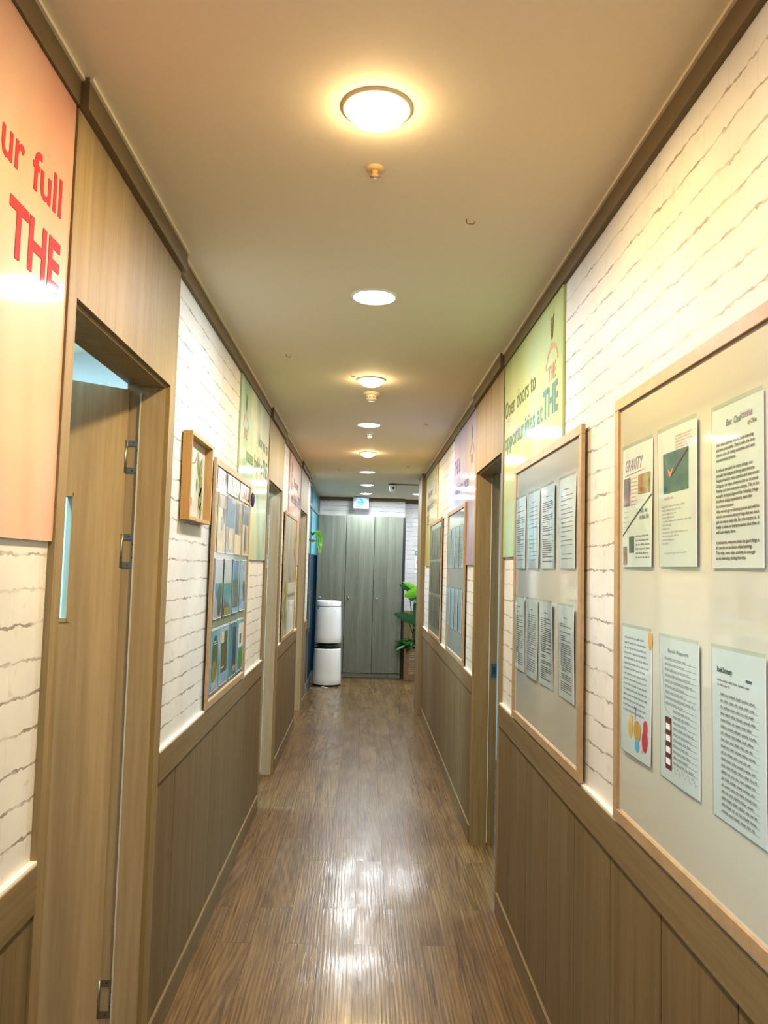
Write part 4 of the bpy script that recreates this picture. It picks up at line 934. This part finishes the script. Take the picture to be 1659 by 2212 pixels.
# wall-hung glass planter with a fern
gx, gy, gz = -.618, 9.30, 1.893
t = empty('hanging_planter', (gx, gy, gz-.05), 'small glass globe planter with a trailing fern on the left glass wall', 'plant')
MB().lathe((gx, gy, gz), [(.0005, -.052), (.03, -.043), (.047, -.022), (.052, 0), (.046, .024), (.034, .038), (.036, .042)], 28).build('glass_globe', M_CLEAR, t)
MB().lathe((gx, gy, gz), [(.0005, -.050), (.028, -.042), (.044, -.022), (.040, -.012), (.0005, -.010)], 24).build('pebbles', picture('brown_pebbles', [(.10, .06, .03), (.35, .26, .15), (.6, .52, .4)], 2, 90), t)
MB().tube([(gx, gy, gz+.04), (gx-.02, gy, gz+.07), (PX+.02, gy, gz+.07)], .003, 8).build('wall_hook', M_STEEL, t)
mb = MB(); r = random.Random(6)
for k in range(13):
    a = r.uniform(-.9, .9); R_ = r.uniform(.07, .135); pr = None
    for i in range(15):
        s = i/14; x = gx+R_*math.cos(a)*math.sin(s*1.9)*1.0; y = gy+R_*math.sin(a)*math.sin(s*1.7)-.02*s; z = gz+.035+.07*math.sin(s*2.5)-.19*s*s*R_/.12
        if pr and i > 1:
            d = Vector((x, y, z))-Vector(pr)
            for sg in (-1, 1): leaf3(mb, (x, y, z), (x+d.x*1.2+sg*.004, y+d.y+sg*.018, z+d.z*1.3+sg*.016), (1, .2, .3), .0050, 0, 4)
        pr = (x, y, z)
mb.build('fern_fronds', M_LG, t)
mb = MB()
for k in range(5):
    leaf3(mb, (gx, gy, gz+.03), (gx+.03*math.cos(k*1.3), gy+.03*math.sin(k*1.3), gz+.075), (1, .5, 0), .014, 0, 5)
mb.build('fern_crown', M_MG, t)

# safety notice on the end wall
t = empty('safety_notice', (.90, 11.82, 1.50), 'white safety notice with green header, half hidden by the pillar', 'sign')
NW = Wall(lambda u, v, n: (u, 11.8195-n, v), .755, 1.50, 0)
mb = MB(); wbox(mb, NW, 0, .30, 0, .36, 0, .004); mb.build('notice_panel', plain('white_board_print', (.80, .84, .85), .4), t)
mb = MB(); wbox(mb, NW, .008, .29, .262, .338, .004, .0048); g_ = mb.build('green_header', plain('green_header', (.0, .30, .17), .4), t)
mb = MB(); wtext(mb, NW, 'SAFETY', .016, .278, .044, .26, n=.0052, bold=.03); mb.build('white_lettering', M_WHITE, g_)
mb = MB(); pts = [(.085+.055*math.cos(q*math.pi/16), .165+.062*math.sin(q*math.pi/16)) for q in range(33)]; wline(mb, NW, pts, .009, .0046); wline(mb, NW, [(.048, .212), (.122, .118)], .009, .0048)
mb.build('red_ring', plain('red_print2', (.60, .06, .12), .4), t)
mb = MB(); wtext(mb, NW, "Don't touch", .008, .045, .030, .24, n=.0046, bold=.02); mb.build('red_lettering', plain('red_print3', (.45, .03, .10), .4), t)

# helper key is not part of the scene
for o in bpy.data.objects:
    if '_org' in o: del o['_org']
